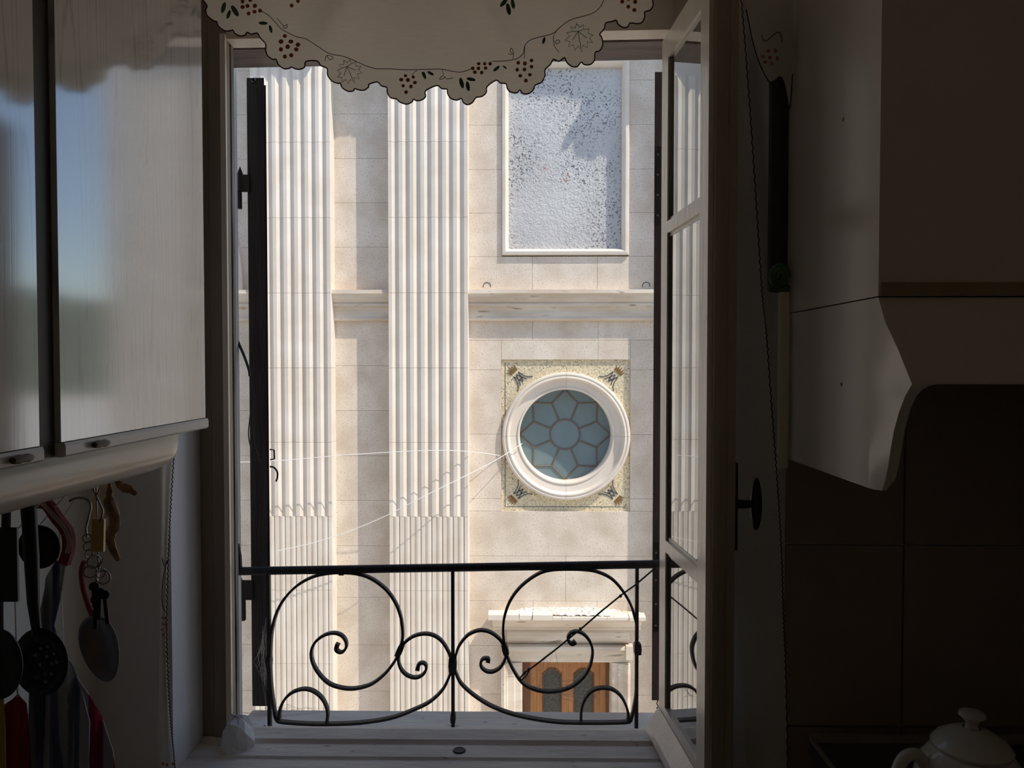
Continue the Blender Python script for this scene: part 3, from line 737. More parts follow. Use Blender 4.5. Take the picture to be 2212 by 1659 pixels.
# overhead cables near the facade
def cable(name, pts, r, m, label):
    o = MB().tube(smooth_pts(pts, 8), r, 6).build(name, m); return tag(o, label, 'cable')
cable('overhead_cable', [P(430,1001,9.55),P(600,995,9.55),P(760,982,9.55),P(930,973,9.55),P(1020,976,9.75),P(1084,985,D0-.004)], .0045, CABLEW, 'thin pale cable sagging level across both pilasters of the stone front')
cable('overhead_cable', [P(600,1190,9.5),P(700,1166,9.5),P(810,1125,9.5),P(930,1065,9.5),P(1060,1000,9.75),P(1128,958,D0-.03)], .0045, CABLEW, 'thin pale cable climbing diagonally from the left pilaster towards the round window')

# ================================================================== RAILING
RY = 1.95; rail = empty('window_railing', 'black wrought iron railing of curling scrolls across the open window', 'railing')
def Apt(u_, v_): return P(490+u_/3.463, 1180+v_/3.463, RY)
def Bpt(u_, v_): return P(960+u_/3.463, 1180+v_/3.463, RY)
a, bq = P(509,1234,RY), P(1432,1218.5,RY)
MB().tube([a, bq], .0105, 14).build('handrail', IRON, rail)
# wall fixing at the left end
mb = MB(); mb.tube([P(513,1175,RY), P(515,1200,RY), P(514,1234,RY)], [.005,.008,.0115], 10); mb.build('wall_fixing', IRON, rail)
def tap(n, th, tail=0, k=.55):
    return [th]*n
def strip(pts, name='scroll', th=.0062, dpt=.0075, curl=0):
    sm = smooth_pts(pts, 6)
    n = len(sm); ths = [th]*n
    if curl:
        for i in range(n-curl, n): ths[i] = th*(1+.9*(i-n+curl)/curl)
    return MB().ribbon(sm, ths, RY-dpt, RY+dpt).build(name, IRON, rail)
bigL = [(365,1275),(345,1140),(330,1000),(326,850),(331,700),(347,590),(382,478),(442,378),(532,290),(640,230),(750,203),(860,196),(980,206),(1085,242),(1190,320),(1262,420),(1303,530),(1316,640),(1310,720),(1290,790),(1252,865),(1180,955),(1080,1030),(960,1062),(850,1055),(760,1020),(690,950),(647,875),(633,800),(650,735),(692,688),(750,656),(810,648),(862,667),(893,712),(893,757),(868,788),(838,788),(820,765),(832,727)]
strip([Apt(*p) for p in bigL], curl=16)
strip([Apt(*p) for p in [(1682,910),(1665,970),(1615,1070),(1520,1160),(1400,1220),(1230,1282),(1000,1318),(750,1328),(560,1324),(430,1314),(385,1304),(366,1275)]], 'base_sweep')
strip([Apt(*p) for p in [(1683,860),(1660,790),(1612,712),(1552,667),(1480,653),(1402,670),(1342,710),(1302,760),(1284,835),(1300,908),(1342,958),(1400,980),(1450,970),(1485,935),(1492,892),(1466,870),(1436,884),(1426,925)]], curl=12)
strip([Apt(*p) for p in [(394,1290),(398,1225),(420,1165),(460,1115),(512,1082),(580,1066),(645,1080),(705,1125),(742,1185),(756,1250),(748,1318)]], 'half_arch')
bigR = [(1392,1305),(1410,1240),(1432,1100),(1438,950),(1440,780),(1437,600),(1425,540),(1395,440),(1330,328),(1250,242),(1150,192),(1050,174),(930,170),(800,176),(700,206),(582,290),(500,392),(456,500),(440,600),(445,705),(470,820),(520,930),(580,1015),(652,1060),(750,1084),(860,1078),(960,1042),(1040,975),(1090,888),(1108,790),(1092,720),(1052,665),(1000,637),(950,645),(924,678),(930,710),(955,728),(980,712)]
strip([Bpt(*p) for p in bigR], curl=14)
strip([Bpt(*p) for p in [(80,915),(92,960),(132,1032),(230,1118),(350,1192),(500,1250),(680,1290),(850,1312),(1000,1318),(1200,1318),(1350,1314),(1392,1305)]], 'base_sweep')
strip([Bpt(*p) for p in [(77,860),(85,815),(112,740),(172,666),(240,632),(292,628),(352,646),(410,690),(443,740),(460,800),(450,850),(420,902),(370,934),(320,935),(282,908),(271,872),(290,840),(328,842),(326,866)]], curl=12)
strip([Bpt(*p) for p in [(1021,1302),(1027,1200),(1062,1122),(1112,1075),(1180,1058),(1258,1070),(1320,1120),(1358,1190),(1375,1255),(1370,1300)]], 'half_arch')
for px, y0, y1 in ((580,1236,1580),(978,1228,1568),(1376,1222,1566)):
    p0, p1 = P(px,y0,RY), P(px+1,y1,RY)
    MB().box(p0.x-.0042, p0.x+.0042, RY-.006, RY+.006, p1.z-.01, p0.z).build('upright_bar', IRON, rail)
def collar(px, py, wpx, hpx, ang, name='collar'):
    c = P(px, py, RY); k = RY/F; wv, hv = wpx*k/2, hpx*k/2
    mb = MB(); pr = [(-hv,.75),(-hv*.9,1),(-hv*.35,1.06),(0,1.12),(hv*.35,1.06),(hv*.9,1),(hv,.75)]
    vs = []; fs = []
    for (h, s) in pr:
        for (sx_, sy_) in ((-1,-1),(1,-1),(1,1),(-1,1)): vs.append((sx_*wv*s, sy_*.011*s, h))
    for i in range(len(pr)-1):
        for j in range(4): fs.append((i*4+j, i*4+(j+1) % 4, i*4+4+(j+1) % 4, i*4+4+j))
    fs += [(3,2,1,0), tuple(len(vs)-4+i for i in range(4))]
    mb.add(vs, fs); o = mb.build(name, IRON, rail); o.location = c; o.rotation_euler = (0, math.radians(ang), 0); return o
collar(490+1293/3.463, 1180+780/3.463, 12, 27, 24); collar(978, 1180+885/3.463, 16, 32, 0); collar(960+455/3.463, 1180+768/3.463, 12, 24, -14)
collar(1377, 1180+765/3.463, 14, 25, 0); collar(581.5, 1180+860/3.463, 9, 26, 0); collar(979, 1180+1280/3.463, 10, 20, 0, 'foot')
collar(739, 1239, 10, 4, 0, 'rivet'); collar(1223, 1229, 10, 4, 0, 'rivet')

# tie wire from the scroll to the right shutter
mb = MB(); wp = [Bpt(1575,150),Bpt(1420,282),Bpt(1330,345),Bpt(1170,475),Bpt(1020,605),Bpt(985,632),Bpt(830,760),Bpt(720,845),Bpt(640,905)]
wp = [Vector((p.x, RY-.012, p.z)) for p in wp]
mb.tube(wp, .0022, 6); mb.tube([wp[-1], Vector((Bpt(600,930).x, RY-.012, Bpt(600,930).z)), Vector((Bpt(552,992).x, RY-.009, Bpt(552,992).z))], .0022, 6); mb.tube([wp[-1], Vector((Bpt(610,955).x, RY-.014, Bpt(610,955).z)), Vector((Bpt(560,1000).x, RY-.011, Bpt(560,1000).z))], .0018, 6)
o = tag(mb.build('tie_wire', CABLE), 'dark tie wire strung diagonally over the right railing scroll', 'wire')
mb = MB()
for (uu, vv) in ((1015,606),(630,908),(600,935),(1312,362)):
    c = Bpt(uu, vv); mb.lathe([(.0003,-.004),(.0036,-.003),(.0044,0),(.0036,.003),(.0003,.004)], (c.x, RY-.012, c.z), 'x', 8)
mb.build('knot', CABLE, o)

# cobwebs in the railing
random.seed(5); mb = MB()
def web(A, n, spread):
    for i in range(n):
        p = random.choice(A)(random.random()); q_ = random.choice(A)(random.random())
        if (p-q_).length < .012: continue
        mid = (p+q_)/2 + Vector((0, random.uniform(-.004,.004), -random.uniform(0,.012)))
        mb.tube([p, mid, q_], random.uniform(.00016,.00042), 3, caps=False)
def seg(fn, *pts):
    V = [fn(*p) for p in pts]
    def f(t):
        t *= len(V)-1; i = min(int(t), len(V)-2); return V[i].lerp(V[i+1], t-i)
    return f
web([seg(Bpt,(560,1000),(650,1060),(750,1084)), seg(Bpt,(650,905),(830,760)), seg(Bpt,(860,1078),(960,1042),(1040,975)), seg(Bpt,(700,910),(760,1010),(830,1065))], 42, 0)
web([seg(Bpt,(750,1084),(860,1080),(960,1042)), seg(Bpt,(1021,1200),(1062,1122),(1180,1058),(1258,1070)), seg(Bpt,(850,1080),(1000,1140),(1240,1150))], 34, 0)
web([seg(Apt,(300,500),(300,1000)), seg(Apt,(190,880),(260,760),(270,560)), seg(Apt,(300,1300),(330,1000)), seg(Apt,(200,860),(280,1000),(290,1050))], 46, 0)
web([seg(Apt,(395,1260),(450,1180),(590,1200)), seg(Apt,(590,1200),(740,1240)), seg(Apt,(760,1210),(850,1280)), seg(Apt,(100,1240),(200,1270),(290,1200))], 24, 0)
tag(mb.build('cobweb', WEB), 'dusty grey cobwebs strung between railing scrolls and shutter', 'cobweb', None, 'stuff')

# dead leaves and dirt on the outer sill
def crumb(cx, n, sp_, name, label):
    mb = MB()
    for i in range(n):
        x = cx+random.uniform(-sp_, sp_); y = random.uniform(1.84, 1.93); s = random.uniform(.006,.016); a = random.uniform(0, PI)
        z = .668-(y-1.816)*.031
        ca, sa = math.cos(a)*s, math.sin(a)*s
        mb.add([(x-ca,y-sa*.6,z+.001),(x-sa*.4,y+ca*.3,z+s*.8+.001),(x+ca,y+sa*.6,z+.002),(x+sa*.4,y-ca*.3,z+s*.5)], [(0,1,2),(0,2,3)])
    tag(mb.build(name, LEAFD), label, 'debris', None, 'stuff')
crumb(P(550,1555,1.9).x, 16, .022, 'dry_leaves', 'crumpled dry leaves on the sill below the left shutter')
crumb(P(1396,1555,1.9).x, 40, .028, 'dry_leaves', 'dark dirt and leaf scraps on the sill beside the sash foot')

# ================================================================== SHUTTERS
shl = empty('shutter', 'near-black wooden shutter opened outwards at the left jamb', 'shutter')
def leafslab(px0, px1, Dn, zt_, zb_, slope, depth, name, m, par):
    x0, x1 = PX(px0, Dn), PX(px1, Dn)
    return MB().hexa([(x0,Dn,zb_),(x1,Dn,zb_),(x1+slope*depth,Dn+depth,zb_),(x0+slope*depth,Dn+depth,zb_),(x0,Dn,zt_),(x1,Dn,zt_),(x1+slope*depth,Dn+depth,zt_),(x0+slope*depth,Dn+depth,zt_)]).build(name, m, par)
leafslab(538.5, 575.5, 2.03, PZ(165,2.03), PZ(1529,2.03), -.37, .03, 'edge_batten', SHUT, shl)
leafslab(541, 579.5, 2.075, PZ(181,2.075), PZ(1525,2.075), -.345, .46, 'leaf', SHUT, shl)
for (yt, yb, yp) in ((374,411,448),(1258,1300,1345)):
    Dh = 2.02; k = Dh/F
    hb = MB().box(PX(512,Dh), PX(540,Dh), Dh+.004, Dh+.012, PZ(yb,Dh), PZ(yt,Dh)).build('hinge', SHUT, shl)
    c = P(514.5, yt, Dh)
    pm = MB(); pm.lathe([(.0003,.020),(.004,.010),(.0075,.0),(.0075,-(yb-yt)*k),(.0003,-(yb-yt)*k)], (c.x+.002, Dh+.008, c.z), 'z', 10); pm.build('barrel', SHUT, hb)
    pm = MB(); pm.box(PX(510,Dh), PX(522,Dh), Dh+.002, Dh+.014, PZ(yp,Dh), PZ(yb,Dh)-.001); pm.build('pintle_plate', SHUT, hb)
    z_ = PZ((yt+yb)/2, 2.03)
c = P(548,173,2.03); MB().lathe([(.0045,0),(.006,-.002),(.0045,-.004),(.003,-.002)], (c.x,2.03,c.z), 'y', 12, closedprof=True).build('screw', STEEL, shl)
# hook latch and keeper on the far face
mb = MB(); kx = 2.09
mb.tube([P(583,971,kx),P(592,972,kx),P(593,991,kx),P(584,993,kx)], .0022, 6); mb.build('keeper', IRON, shl)
mb = MB(); mb.tube(smooth_pts([P(583,1008,kx),P(592,1010,kx),P(599,1020,kx),P(599,1032,kx),P(596,1040,kx)],5), .0024, 6); mb.build('hook', IRON, shl)
shr = empty('shutter', 'brown wooden shutter seen edge-on beyond the sash at the right jamb', 'shutter')
leafslab(1411.5, 1440, 2.03, PZ(157,2.03), PZ(1511,2.03), .21, .46, 'leaf', SHUTR, shr)
for (yt, yb) in ((318,486),(1172,1363)):
    hp = MB().box(PX(1414,2.029), PX(1425,2.029), 2.027, 2.0298, PZ(yb,2.029), PZ(yt,2.029)).build('hinge_plate', SHUT, shr)
    for t in (.11,.42,.69,.93) if yt > 1000 else (.1,.36,.62,.88):
        mb = MB().lathe([(.0003,-.0012),(.0028,-.001),(.0036,0),(.0038,.001)], (PX(1419,2.027), 2.0268, PZ(yt+(yb-yt)*t,2.027)), 'y', 10); mb.build('screw', STEEL, hp)
mb = MB(); mb.tube(smooth_pts([P(1421,1512,2.05),P(1419,1520,2.05),P(1422,1526,2.05),P(1418,1530,2.05)],4), .0015, 5); mb.build('shutter_hook', IRON, shr)
# loose wire hanging at the left jamb
mb = MB(); mb.tube(smooth_pts([P(509,712,2.0),P(513,735,2.0),P(527,768,1.99),P(538,800,1.98),P(539,812,1.98)],6), .0036, 8)
mb.tube(smooth_pts([P(539,810,1.98),P(545,848,1.98),P(540,900,1.98),P(537,940,1.98),P(543,972,1.98),P(550,998,1.98)],6), .0015, 6)
mb.tube(smooth_pts([P(540,810,1.98),P(546,860,1.98),P(545,920,1.98),P(551,965,1.98),P(562,1000,1.98)],6), .0015, 6)
tag(mb.build('loose_wire', CABLE), 'split dark wire dangling from the left jamb before the shutter', 'wire')

# ================================================================== VALANCE
VY = 1.515
val = empty('window_valance', 'off-white scalloped linen valance embroidered with vines over the window', 'curtain')
o3 = [(60,-300),(60,0),(90,40),(80,75),(95,115),(140,150),(160,155),(170,185),(215,220),(260,220),(275,215),(290,240),(330,258),(365,250),(378,232),(410,245),(450,237),(470,270),(510,315),(510,360),(525,400),(560,425),(585,425),(600,460),(640,492),(680,490),(695,480),(720,492),(755,497),(790,480),(800,440),(880,437),(905,470),(950,490),(955,540),(985,580),(1030,598),(1045,595),(1060,630),(1105,655),(1140,650),(1150,635),(1180,645),(1220,645),(1250,620),(1250,605),(1310,587),(1340,615),(1380,627),(1382,660),(1405,700),(1450,710),(1470,730),(1520,747),(1560,730),(1570,712)]
o4 = [(0,722),(40,715),(65,690),(65,650),(145,613),(180,635),(218,640),(222,670),(245,705),(290,718),(320,705),(335,735),(365,750),(400,735),(425,700),(470,690),(500,660),(505,620),(570,575),(600,595),(640,600),(650,635),(675,660),(720,665),(740,645),(760,670),(800,672),(835,645),(850,610),(895,590),(920,540),(920,500),(960,460),(980,425),(1020,440),(1060,412),(1075,445),(1110,475),(1150,478),(1180,445),(1200,462),(1245,462),(1275,430),(1280,375),(1310,365),(1335,320),(1325,265),(1312,245),(1345,205),(1355,165),(1400,155),(1430,145),(1445,175),(1485,198),(1515,190),(1530,165),(1580,170),(1615,160),(1635,120),(1635,85),(1670,75),(1695,40),(1690,0),(1690,-300)]
outl = [(420+a_/3.318, b_/3.318) for a_, b_ in o3] + [(900+a_/3.318, b_/3.318) for a_, b_ in o4]
def fold(px, py):
    """soft folds: depth offset of the hanging cloth"""
    h = max(0, min(1, (260-py)/330))
    return .012*math.sin(px*.011+.6)*h + .020*math.exp(-((px-1065-(py-60)*.5)/34)**2)*h + .010*math.exp(-((px-1225)/30)**2)*h - .008*math.sin(px*.031)*h*.5 + .018*math.exp(-((px-760+(py)*.6)/45)**2)*h
def vp(px, py, off=0):
    return P(px, py, VY + fold(px, py) + off)
def dense(poly, step=5, closed=True):
    out = []
    N = len(poly)
    for i in range(N if closed else N-1):
        a_, b_ = Vector(poly[i]), Vector(poly[(i+1) % N]); m_ = max(1, int((b_-a_).length/step))
        for k in range(m_): out.append(a_.lerp(b_, k/m_))
    return out
def sheet(outline, fn, step=14):
    ol = dense(outline, 6)
    xs = [p.x for p in ol]; ys = [p.y for p in ol]
    pts = list(ol); N = len(ol)
    y = min(ys)+step*.5
    while y < max(ys):
        x = min(xs)+step*.5
        while x < max(xs): pts.append(Vector((x+random.uniform(-1,1), y+random.uniform(-1,1)))); x += step
        y += step
    v2, e2, f2, *_ = delaunay_2d_cdt(pts, [(i,(i+1) % N) for i in range(N)], [list(range(N))], 1, 1e-4)
    return MB().add([fn(v.x, v.y) for v in v2], [tuple(f) for f in f2], True)
sheet(outl, vp).build('cloth', VALC, val)
sm = smooth_pts([Vector((p[0],p[1],0)) for p in outl[1:-1]], 3)
MB().tube([vp(p.x, p.y, -.0008) for p in sm], .0013, 6).build('scallop_edging', MAROON, val)
SC3 = 3.318
def v3(u_, v_): return (420+u_/SC3, v_/SC3)
def v4(u_, v_): return (900+u_/SC3, v_/SC3)
def disc(mb, c, rx, ry, ang=0, fn=vp, off=-.0012):
    vs = [fn(c[0], c[1], off-.0006)]; n = 12
    for k in range(n):
        a_ = 2*PI*k/n; x, y = rx*math.cos(a_), ry*math.sin(a_)
        vs.append(fn(c[0]+x*math.cos(ang)-y*math.sin(ang), c[1]+x*math.sin(ang)+y*math.cos(ang), off))
    mb.add(vs, [(0,1+k,1+(k+1) % n) for k in range(n)], True)
def berries(cs, r=5, par=val, fn=vp):
    mb = MB()
    for c in cs: disc(mb, c, r*random.uniform(.85,1.1), r*random.uniform(.85,1.1), 0, fn)
    return mb.build('berry_cluster', RUST, par)
berries([v3(*p) for p in [(345,10),(345,50),(380,42),(388,97),(400,0),(433,42),(430,84),(470,76)]], 4.6)
berries([v3(*p) for p in [(697,40),(742,8)]], 4.6)
berries([v3(*p) for p in [(648,258),(621,298),(691,298),(668,335),(620,354),(742,320),(730,354),(648,405),(694,396)]], 5)
berries([v3(*p) for p in [(1513,543),(1482,571),(1530,573),(1568,552),(1496,615),(1552,620),(1580,592),(1517,660)]], 4.2)
berries([v4(*p) for p in [(402,490),(445,457),(488,457),(527,457),(443,490),(494,488),(417,517),(466,520)]], 4)
berries([v4(*p) for p in [(728,450),(776,455),(823,433),(721,500),(773,498),(823,478),(743,543),(812,536),(783,578)]], 4.4)
berries([v4(*p) for p in [(1474,12),(1518,-6),(1566,12),(1517,48),(1561,72)]], 4.6)
def sprig(ls, par=val, fn=vp):
    mb = MB()
    for (c, l, ang) in ls: disc(mb, c, l/2, l/5.2, math.radians(ang), fn)
    return mb.build('leaf_sprig', GREENT, par)
sprig([(v3(208,55),25,-75),(v3(245,103),20,-70),(v3(290,78),28,58)])
sprig([(v3(492,166),20,3),(v3(546,208),18,75)])
sprig([(v3(1645,540),17,60)])
sprig([(v4(55,540),17,75),(v4(100,525),16,30)]); sprig([(v4(322,595),24,75),(v4(367,618),22,80),(v4(390,568),20,12)])
sprig([(v4(572,492),18,-40),(v4(632,482),11,40)]); sprig([(v4(912,290),16,-75)])
sprig([(v4(625,18),24,-50),(v4(658,65),26,78),(v4(690,28),22,80)])
def thread(cs, r=.0007, m=DARKT, name='vine_stem', par=val, fn=vp, n=4):
    s_ = smooth_pts([Vector((c[0],c[1],0)) for c in cs], n)
    return MB().tube([fn(p.x, p.y, -.001) for p in s_], r, 5).build(name, m, par)
stemL = [v3(*p) for p in [(480,80),(530,110),(580,160),(620,205),(680,240),(735,265),(800,280),(880,330),(970,385),(1060,402),(1140,432),(1220,468),(1300,492),(1400,493),(1500,500),(1659,498)]]
stemR = [v4(*p) for p in [(0,497),(170,495),(260,512),(330,515),(400,490)]]
thread(stemL+stemR[1:])
thread([v4(*p) for p in [(540,440),(640,436),(720,420),(765,380),(775,330),(810,290),(870,268),(975,240),(1040,185),(1110,140),(1200,115),(1270,90),(1320,45),(1345,-10)]])
def leaf_outline(c, s, rot):
    lp = [(0,-1),(-.15,-.7),(-.45,-.85),(-.4,-.5),(-.8,-.5),(-.65,-.2),(-1,0),(-.7,.15),(-.85,.5),(-.5,.4),(-.45,.8),(-.15,.55),(0,1),(.15,.55),(.45,.8),(.5,.4),(.85,.5),(.7,.15),(1,0),(.65,-.2),(.8,-.5),(.4,-.5),(.45,-.85),(.15,-.7),(0,-1)]
    ca, sa = math.cos(rot), math.sin(rot)
    pts = [(c[0]+s*(x*ca-y*sa), c[1]+s*(x*sa+y*ca)) for x, y in lp]
    mb = MB(); mb.tube([vp(x, y, -.001) for x, y in pts], .0007, 5)
    for q_ in ((0,.75),(-.5,.1),(.5,.1),(-.35,-.5),(.35,-.5)):
        x, y = q_; mb.tube([vp(c[0]+s*(-.0*ca+.45*sa), c[1]+s*(0*sa-.45*ca), -.001), vp(c[0]+s*(x*ca-y*sa), c[1]+s*(x*sa+y*ca), -.001)], .0006, 5)
    mb.build('embroidered_leaf', GREENT, val)
leaf_outline(v3(1110,515), 28, math.radians(-25)); leaf_outline(v4(1165,270), 31, math.radians(-10))
for cs in ([v3(*p) for p in [(935,440),(945,400),(975,400),(993,415),(970,428),(950,400)]], [v3(*p) for p in [(590,128),(640,185),(662,175),(665,195),(645,205),(635,185)]], [v3(*p) for p in [(1595,505),(1575,520),(1558,540)]],
           [v4(*p) for p in [(185,500),(190,540),(170,555),(168,570),(195,560),(200,548),(215,565),(262,558)]], [v4(*p) for p in [(690,420),(695,380),(680,345),(670,365),(690,390),(655,385)]], [v4(*p) for p in [(775,330),(772,420)]], [v4(*p) for p in [(1020,375),(990,330),(980,270),(1000,225),(1040,185)]], [v4(*p) for p in [(990,300),(1015,285),(1025,300),(1005,315),(990,300)]]):
    thread(cs, .0006)
# rod that carries the valance and side curtains
rod = tag(MB().tube([(-.59, 1.50, 2.60), (.515, 1.50, 2.60)], .009, 12).build('curtain_rod', BRASS), 'dark rod above the window carrying the curtains', 'curtain rod')
zr_ = 2.60
# upper cloth up to the rod: fold in the gathered top
gt = MB(); n = 120; vs = []; fs = []
xa_, xb_ = PX(outl[0][0], VY, -90), PX(outl[-1][0], VY, -90); zt0 = PZ(-88, VY)
for i in range(n+1):
    t = i/n; px = outl[0][0]+(outl[-1][0]-outl[0][0])*t; q0 = vp(px, outl[0][1]+(outl[-1][1]-outl[0][1])*t)
    vs += [tuple(q0), (q0.x, (q0.y+1.502)/2+.004*math.sin(i*.8), (q0.z+zr_)/2), (q0.x, 1.490+.004*math.sin(i*.8), zr_+.012)]
for i in range(n):
    a_ = i*3; fs += [(a_,a_+3,a_+4,a_+1),(a_+1,a_+4,a_+5,a_+2)]
gt.add(vs, fs, True).build('gathered_heading', VALC, val)

# side curtains
def side_curtain(edge, inner, Df, label, zig=1, amp=.006):
    cur = empty('side_curtain', label, 'curtain')
    N = 70; M_ = 10; e = smooth_pts([Vector((p[0],p[1],0)) for p in edge], 10); ii = smooth_pts([Vector((p[0],p[1],0)) for p in inner], 10)
    def samp(l, t): t *= len(l)-1; k = min(int(t), len(l)-2); return l[k].lerp(l[k+1], t-k)
    vs = []; fs = []
    for i in range(N+1):
        a_, b_ = samp(e, i/N), samp(ii, i/N)
        for j in range(M_+1):
            t = j/M_; p = a_.lerp(b_, t); vs.append(P(p.x, p.y, Df(p.x)+amp*math.sin(t*7+.5)*(.5+.5*i/N)))
    for i in range(N):
        for j in range(M_):
            k = i*(M_+1)+j; fs.append((k,k+1,k+M_+2,k+M_+1))
    MB().add(vs, fs, True).build('cloth', CURT, cur)
    pts = []; K = 260
    for i in range(K+1):
        p = samp(e, i/K); pts.append(P(p.x+zig*(1.6 if i % 2 else -1.0), p.y, Df(p.x)+amp*math.sin(.5)*(.5+.5*i/K)-.001))
    MB().tube(pts, .0011, 5).build('zigzag_edging', MAROON, cur)
    return cur
cr_ = side_curtain([(1590,-110),(1601,0),(1617,200),(1632,420),(1645,620),(1655,720),(1668,900),(1680,1060),(1688,1200),(1692,1330),(1697,1450),(1702,1700),(1706,1900)],
             [(1545,-110),(1548,0),(1550,200),(1552,420),(1556,620),(1560,720),(1565,900),(1570,1060),(1580,1200),(1592,1330),(1600,1450),(1615,1700),(1620,1900)], lambda px: 1.525+(1698-px)*.00109,
             'pale side curtain with dark zigzag hem right of the casement')
def cfn(px, py, off=0): return P(px, py, 1.505+off+.004*math.sin(px*.05))
fl = [(1608,-110),(1612,20),(1626,90),(1640,135),(1654,165),(1664,178),(1676,172),(1686,166),(1694,180),(1699,205),(1706,235),(1712,160),(1716,-110)]
sheet(fl, cfn, 10).build('embroidered_flap', CURT, cr_)
MB().tube([cfn(p.x, p.y, -.001) for p in smooth_pts([Vector((q_[0],q_[1],0)) for q_ in fl[1:-1]], 4)], .0011, 5).build('flap_edging', MAROON, cr_)
berries([(1660,110),(1675,110),(1648,122),(1663,124),(1679,126),(1653,134),(1667,137)], 4.2, cr_, cfn)
thread([(1645,75),(1652,90),(1670,76),(1684,70),(1690,92)], .0007, DARKT, 'vine_stem', cr_, cfn)
cl_ = side_curtain([(392,500),(388,780),(385,900),(378,960),(370,1080),(364,1200),(360,1350),(364,1480),(371,1580),(378,1659),(385,1800)],
             [(350,500),(350,780),(348,900),(348,960),(347,1080),(346,1200),(345,1350),(343,1480),(341,1580),(340,1659),(340,1800)], lambda px: 1.588,
             'grey side curtain strip with dark zigzag hem beside the left reveal', -1, .003)
def cfl(px, py, off=0): return P(px, py, 1.583+off)
thread([(350,1205),(355,1222),(362,1210),(352,1250),(350,1300),(356,1320)], .0008, DARKT, 'vine_stem', cl_, cfl)
berries([(351,1335),(357,1336),(352,1348),(358,1350),(350,1360),(353,1371)], 2.6, cl_, cfl)
berries([(352,1650),(361,1652),(374,1650)], 3, cl_, cfl)

# ================================================================== LEFT: wall cupboards
CX = -.604
CZ0 = 1.497
def cupboard(y0, y1, label, knob_y):
    c = empty('wall_cupboard', label, 'cupboard', 'white wall cupboards left of the window')
    MB().box(XL+.001, CX-.020, y0, y1, CZ0-.018, 2.62).build('body', CARC, c)
    d = MB().box(CX-.018, CX, y0+.0005, y1-.0005, CZ0, 2.615).build('door', LAMI, c)
    mb = MB(); mb.prism([(CX-.019,CZ0-.001),(CX+.004,CZ0-.001),(CX+.006,CZ0-.005),(CX+.006,CZ0-.017),(CX+.002,CZ0-.020),(CX-.019,CZ0-.020)], 'y', y0+.0005, y1-.001)
    mb.build('bottom_rail', mat('rail_white', (.66,.63,.58), .25, col2=(.70,.67,.62), scale=3), c)
    mb = MB(); mb.lathe([(.0005,-.016),(.004,-.015),(.0055,-.006),(.0045,.004),(.0055,.012),(.0035,.02),(.0005,.021)], (CX+.011, knob_y, CZ0-.010), 'y', 12); mb.build('peg', WOODK, c)
    return c
cupboard(.994, 1.452, 'white grain-laminate wall cupboard nearest the window frame', 1.068)
cupboard(.30, .950, 'white grain-laminate wall cupboard nearer the viewer, cut by the frame', .897)
tag(MB().box(XL+.002, CX-.008, .9505, .9935, CZ0-.018, 2.62).build('filler_strip', CARC), 'dark brown filler strip between the two white wall cupboards', 'strip')
# curved white canopy below the cupboards
can = empty('under_cupboard_hood', 'glossy white rounded canopy fixed under the wall cupboards', 'hood')
pf = [(-.862,1.4775),(-.650,1.4775),(-.645,1.460),(-.647,1.440),(-.656,1.424),(-.672,1.409),(-.690,1.400),(-.706,1.400),(-.712,1.43),(-.862,1.43)]
mb = MB(); N = len(pf); secs = []
for (y, ins) in ((.30,0),(1.40,0),(1.425,.001),(1.438,.006),(1.446,.015)):
    cxm, czm = -.76, 1.45
    secs.append([(min(x, -.645-ins*1.0) if x > -.8 else x, y, max(z, 1.400+ins*.8)) for x, z in pf])
vs = [p for s_ in secs for p in s_]; fs = [(i*N+k, i*N+(k+1) % N, (i+1)*N+(k+1) % N, (i+1)*N+k) for i in range(len(secs)-1) for k in range(N)]
fs += [tuple(range(N)), tuple((len(secs)-1)*N+k for k in range(N))[::-1]]
mb.add(vs, fs, True); mb.build('shell', WHITE_HOOD, can)
# rail with the hanging utensils
RX, RZ = -.735, 1.408
hr = empty('utensil_rail', 'dark steel rail under the canopy with utensils hanging from it', 'rail')
MB().tube([(RX,.55,RZ),(RX,1.40,RZ)], .005, 10).build('bar', STEEL, hr)
for y in (.62, 1.36): MB().tube([(RX,y,RZ),(RX,y,1.4295)], .004, 8).build('bracket', STEEL, hr)
def hookmb(x, y, z0, z1):
    return MB().tube(smooth_pts([(x+.010,y,RZ-.002),(x+.008,y,RZ+.010),(x-.002,y,RZ+.0095),(x-.006,y,RZ+.002),(x-.002,y,z0),(x,y,z1+.006),(x+.005,y,z1),(x+.009,y,z1+.007)],4), .0016, 6)
def UD(px): return RX*F/(px-1130)*1.0
def U(px, py, D=None): return P(px, py, D if D else UD(px))
def flat_disc(mb, c, rx, rz, dy, depth=.012, holes=(), n=28, tilt=0):
    """shallow dished oval facing the viewer"""
    rings = 5; vs = [(c.x, c.y+depth, c.z)]; fs = []
    for r in range(1, rings+1):
        t = r/rings
        for k in range(n):
            a_ = 2*PI*k/n; x, z = rx*t*math.cos(a_), rz*t*math.sin(a_)
            vs.append((c.x+x*math.cos(tilt)-z*math.sin(tilt), c.y+depth*(1-t*t), c.z+x*math.sin(tilt)+z*math.cos(tilt)))
    for k in range(n): fs.append((0,1+k,1+(k+1) % n))
    for r in range(rings-1):
        for k in range(n):
            a_ = 1+r*n+k; b_ = 1+r*n+(k+1) % n; fs.append((a_,b_,b_+n,a_+n))
    m_ = len(vs); vs2 = [(x, y+dy, z) for x,y,z in vs]
    fs2 = [tuple(i+m_ for i in f[::-1]) for f in fs]
    e = 1+(rings-1)*n
    side = [(e+k, e+(k+1) % n, e+(k+1) % n+m_, e+k+m_) for k in range(n)]
    mb.add(vs+vs2, fs+fs2+side, True)
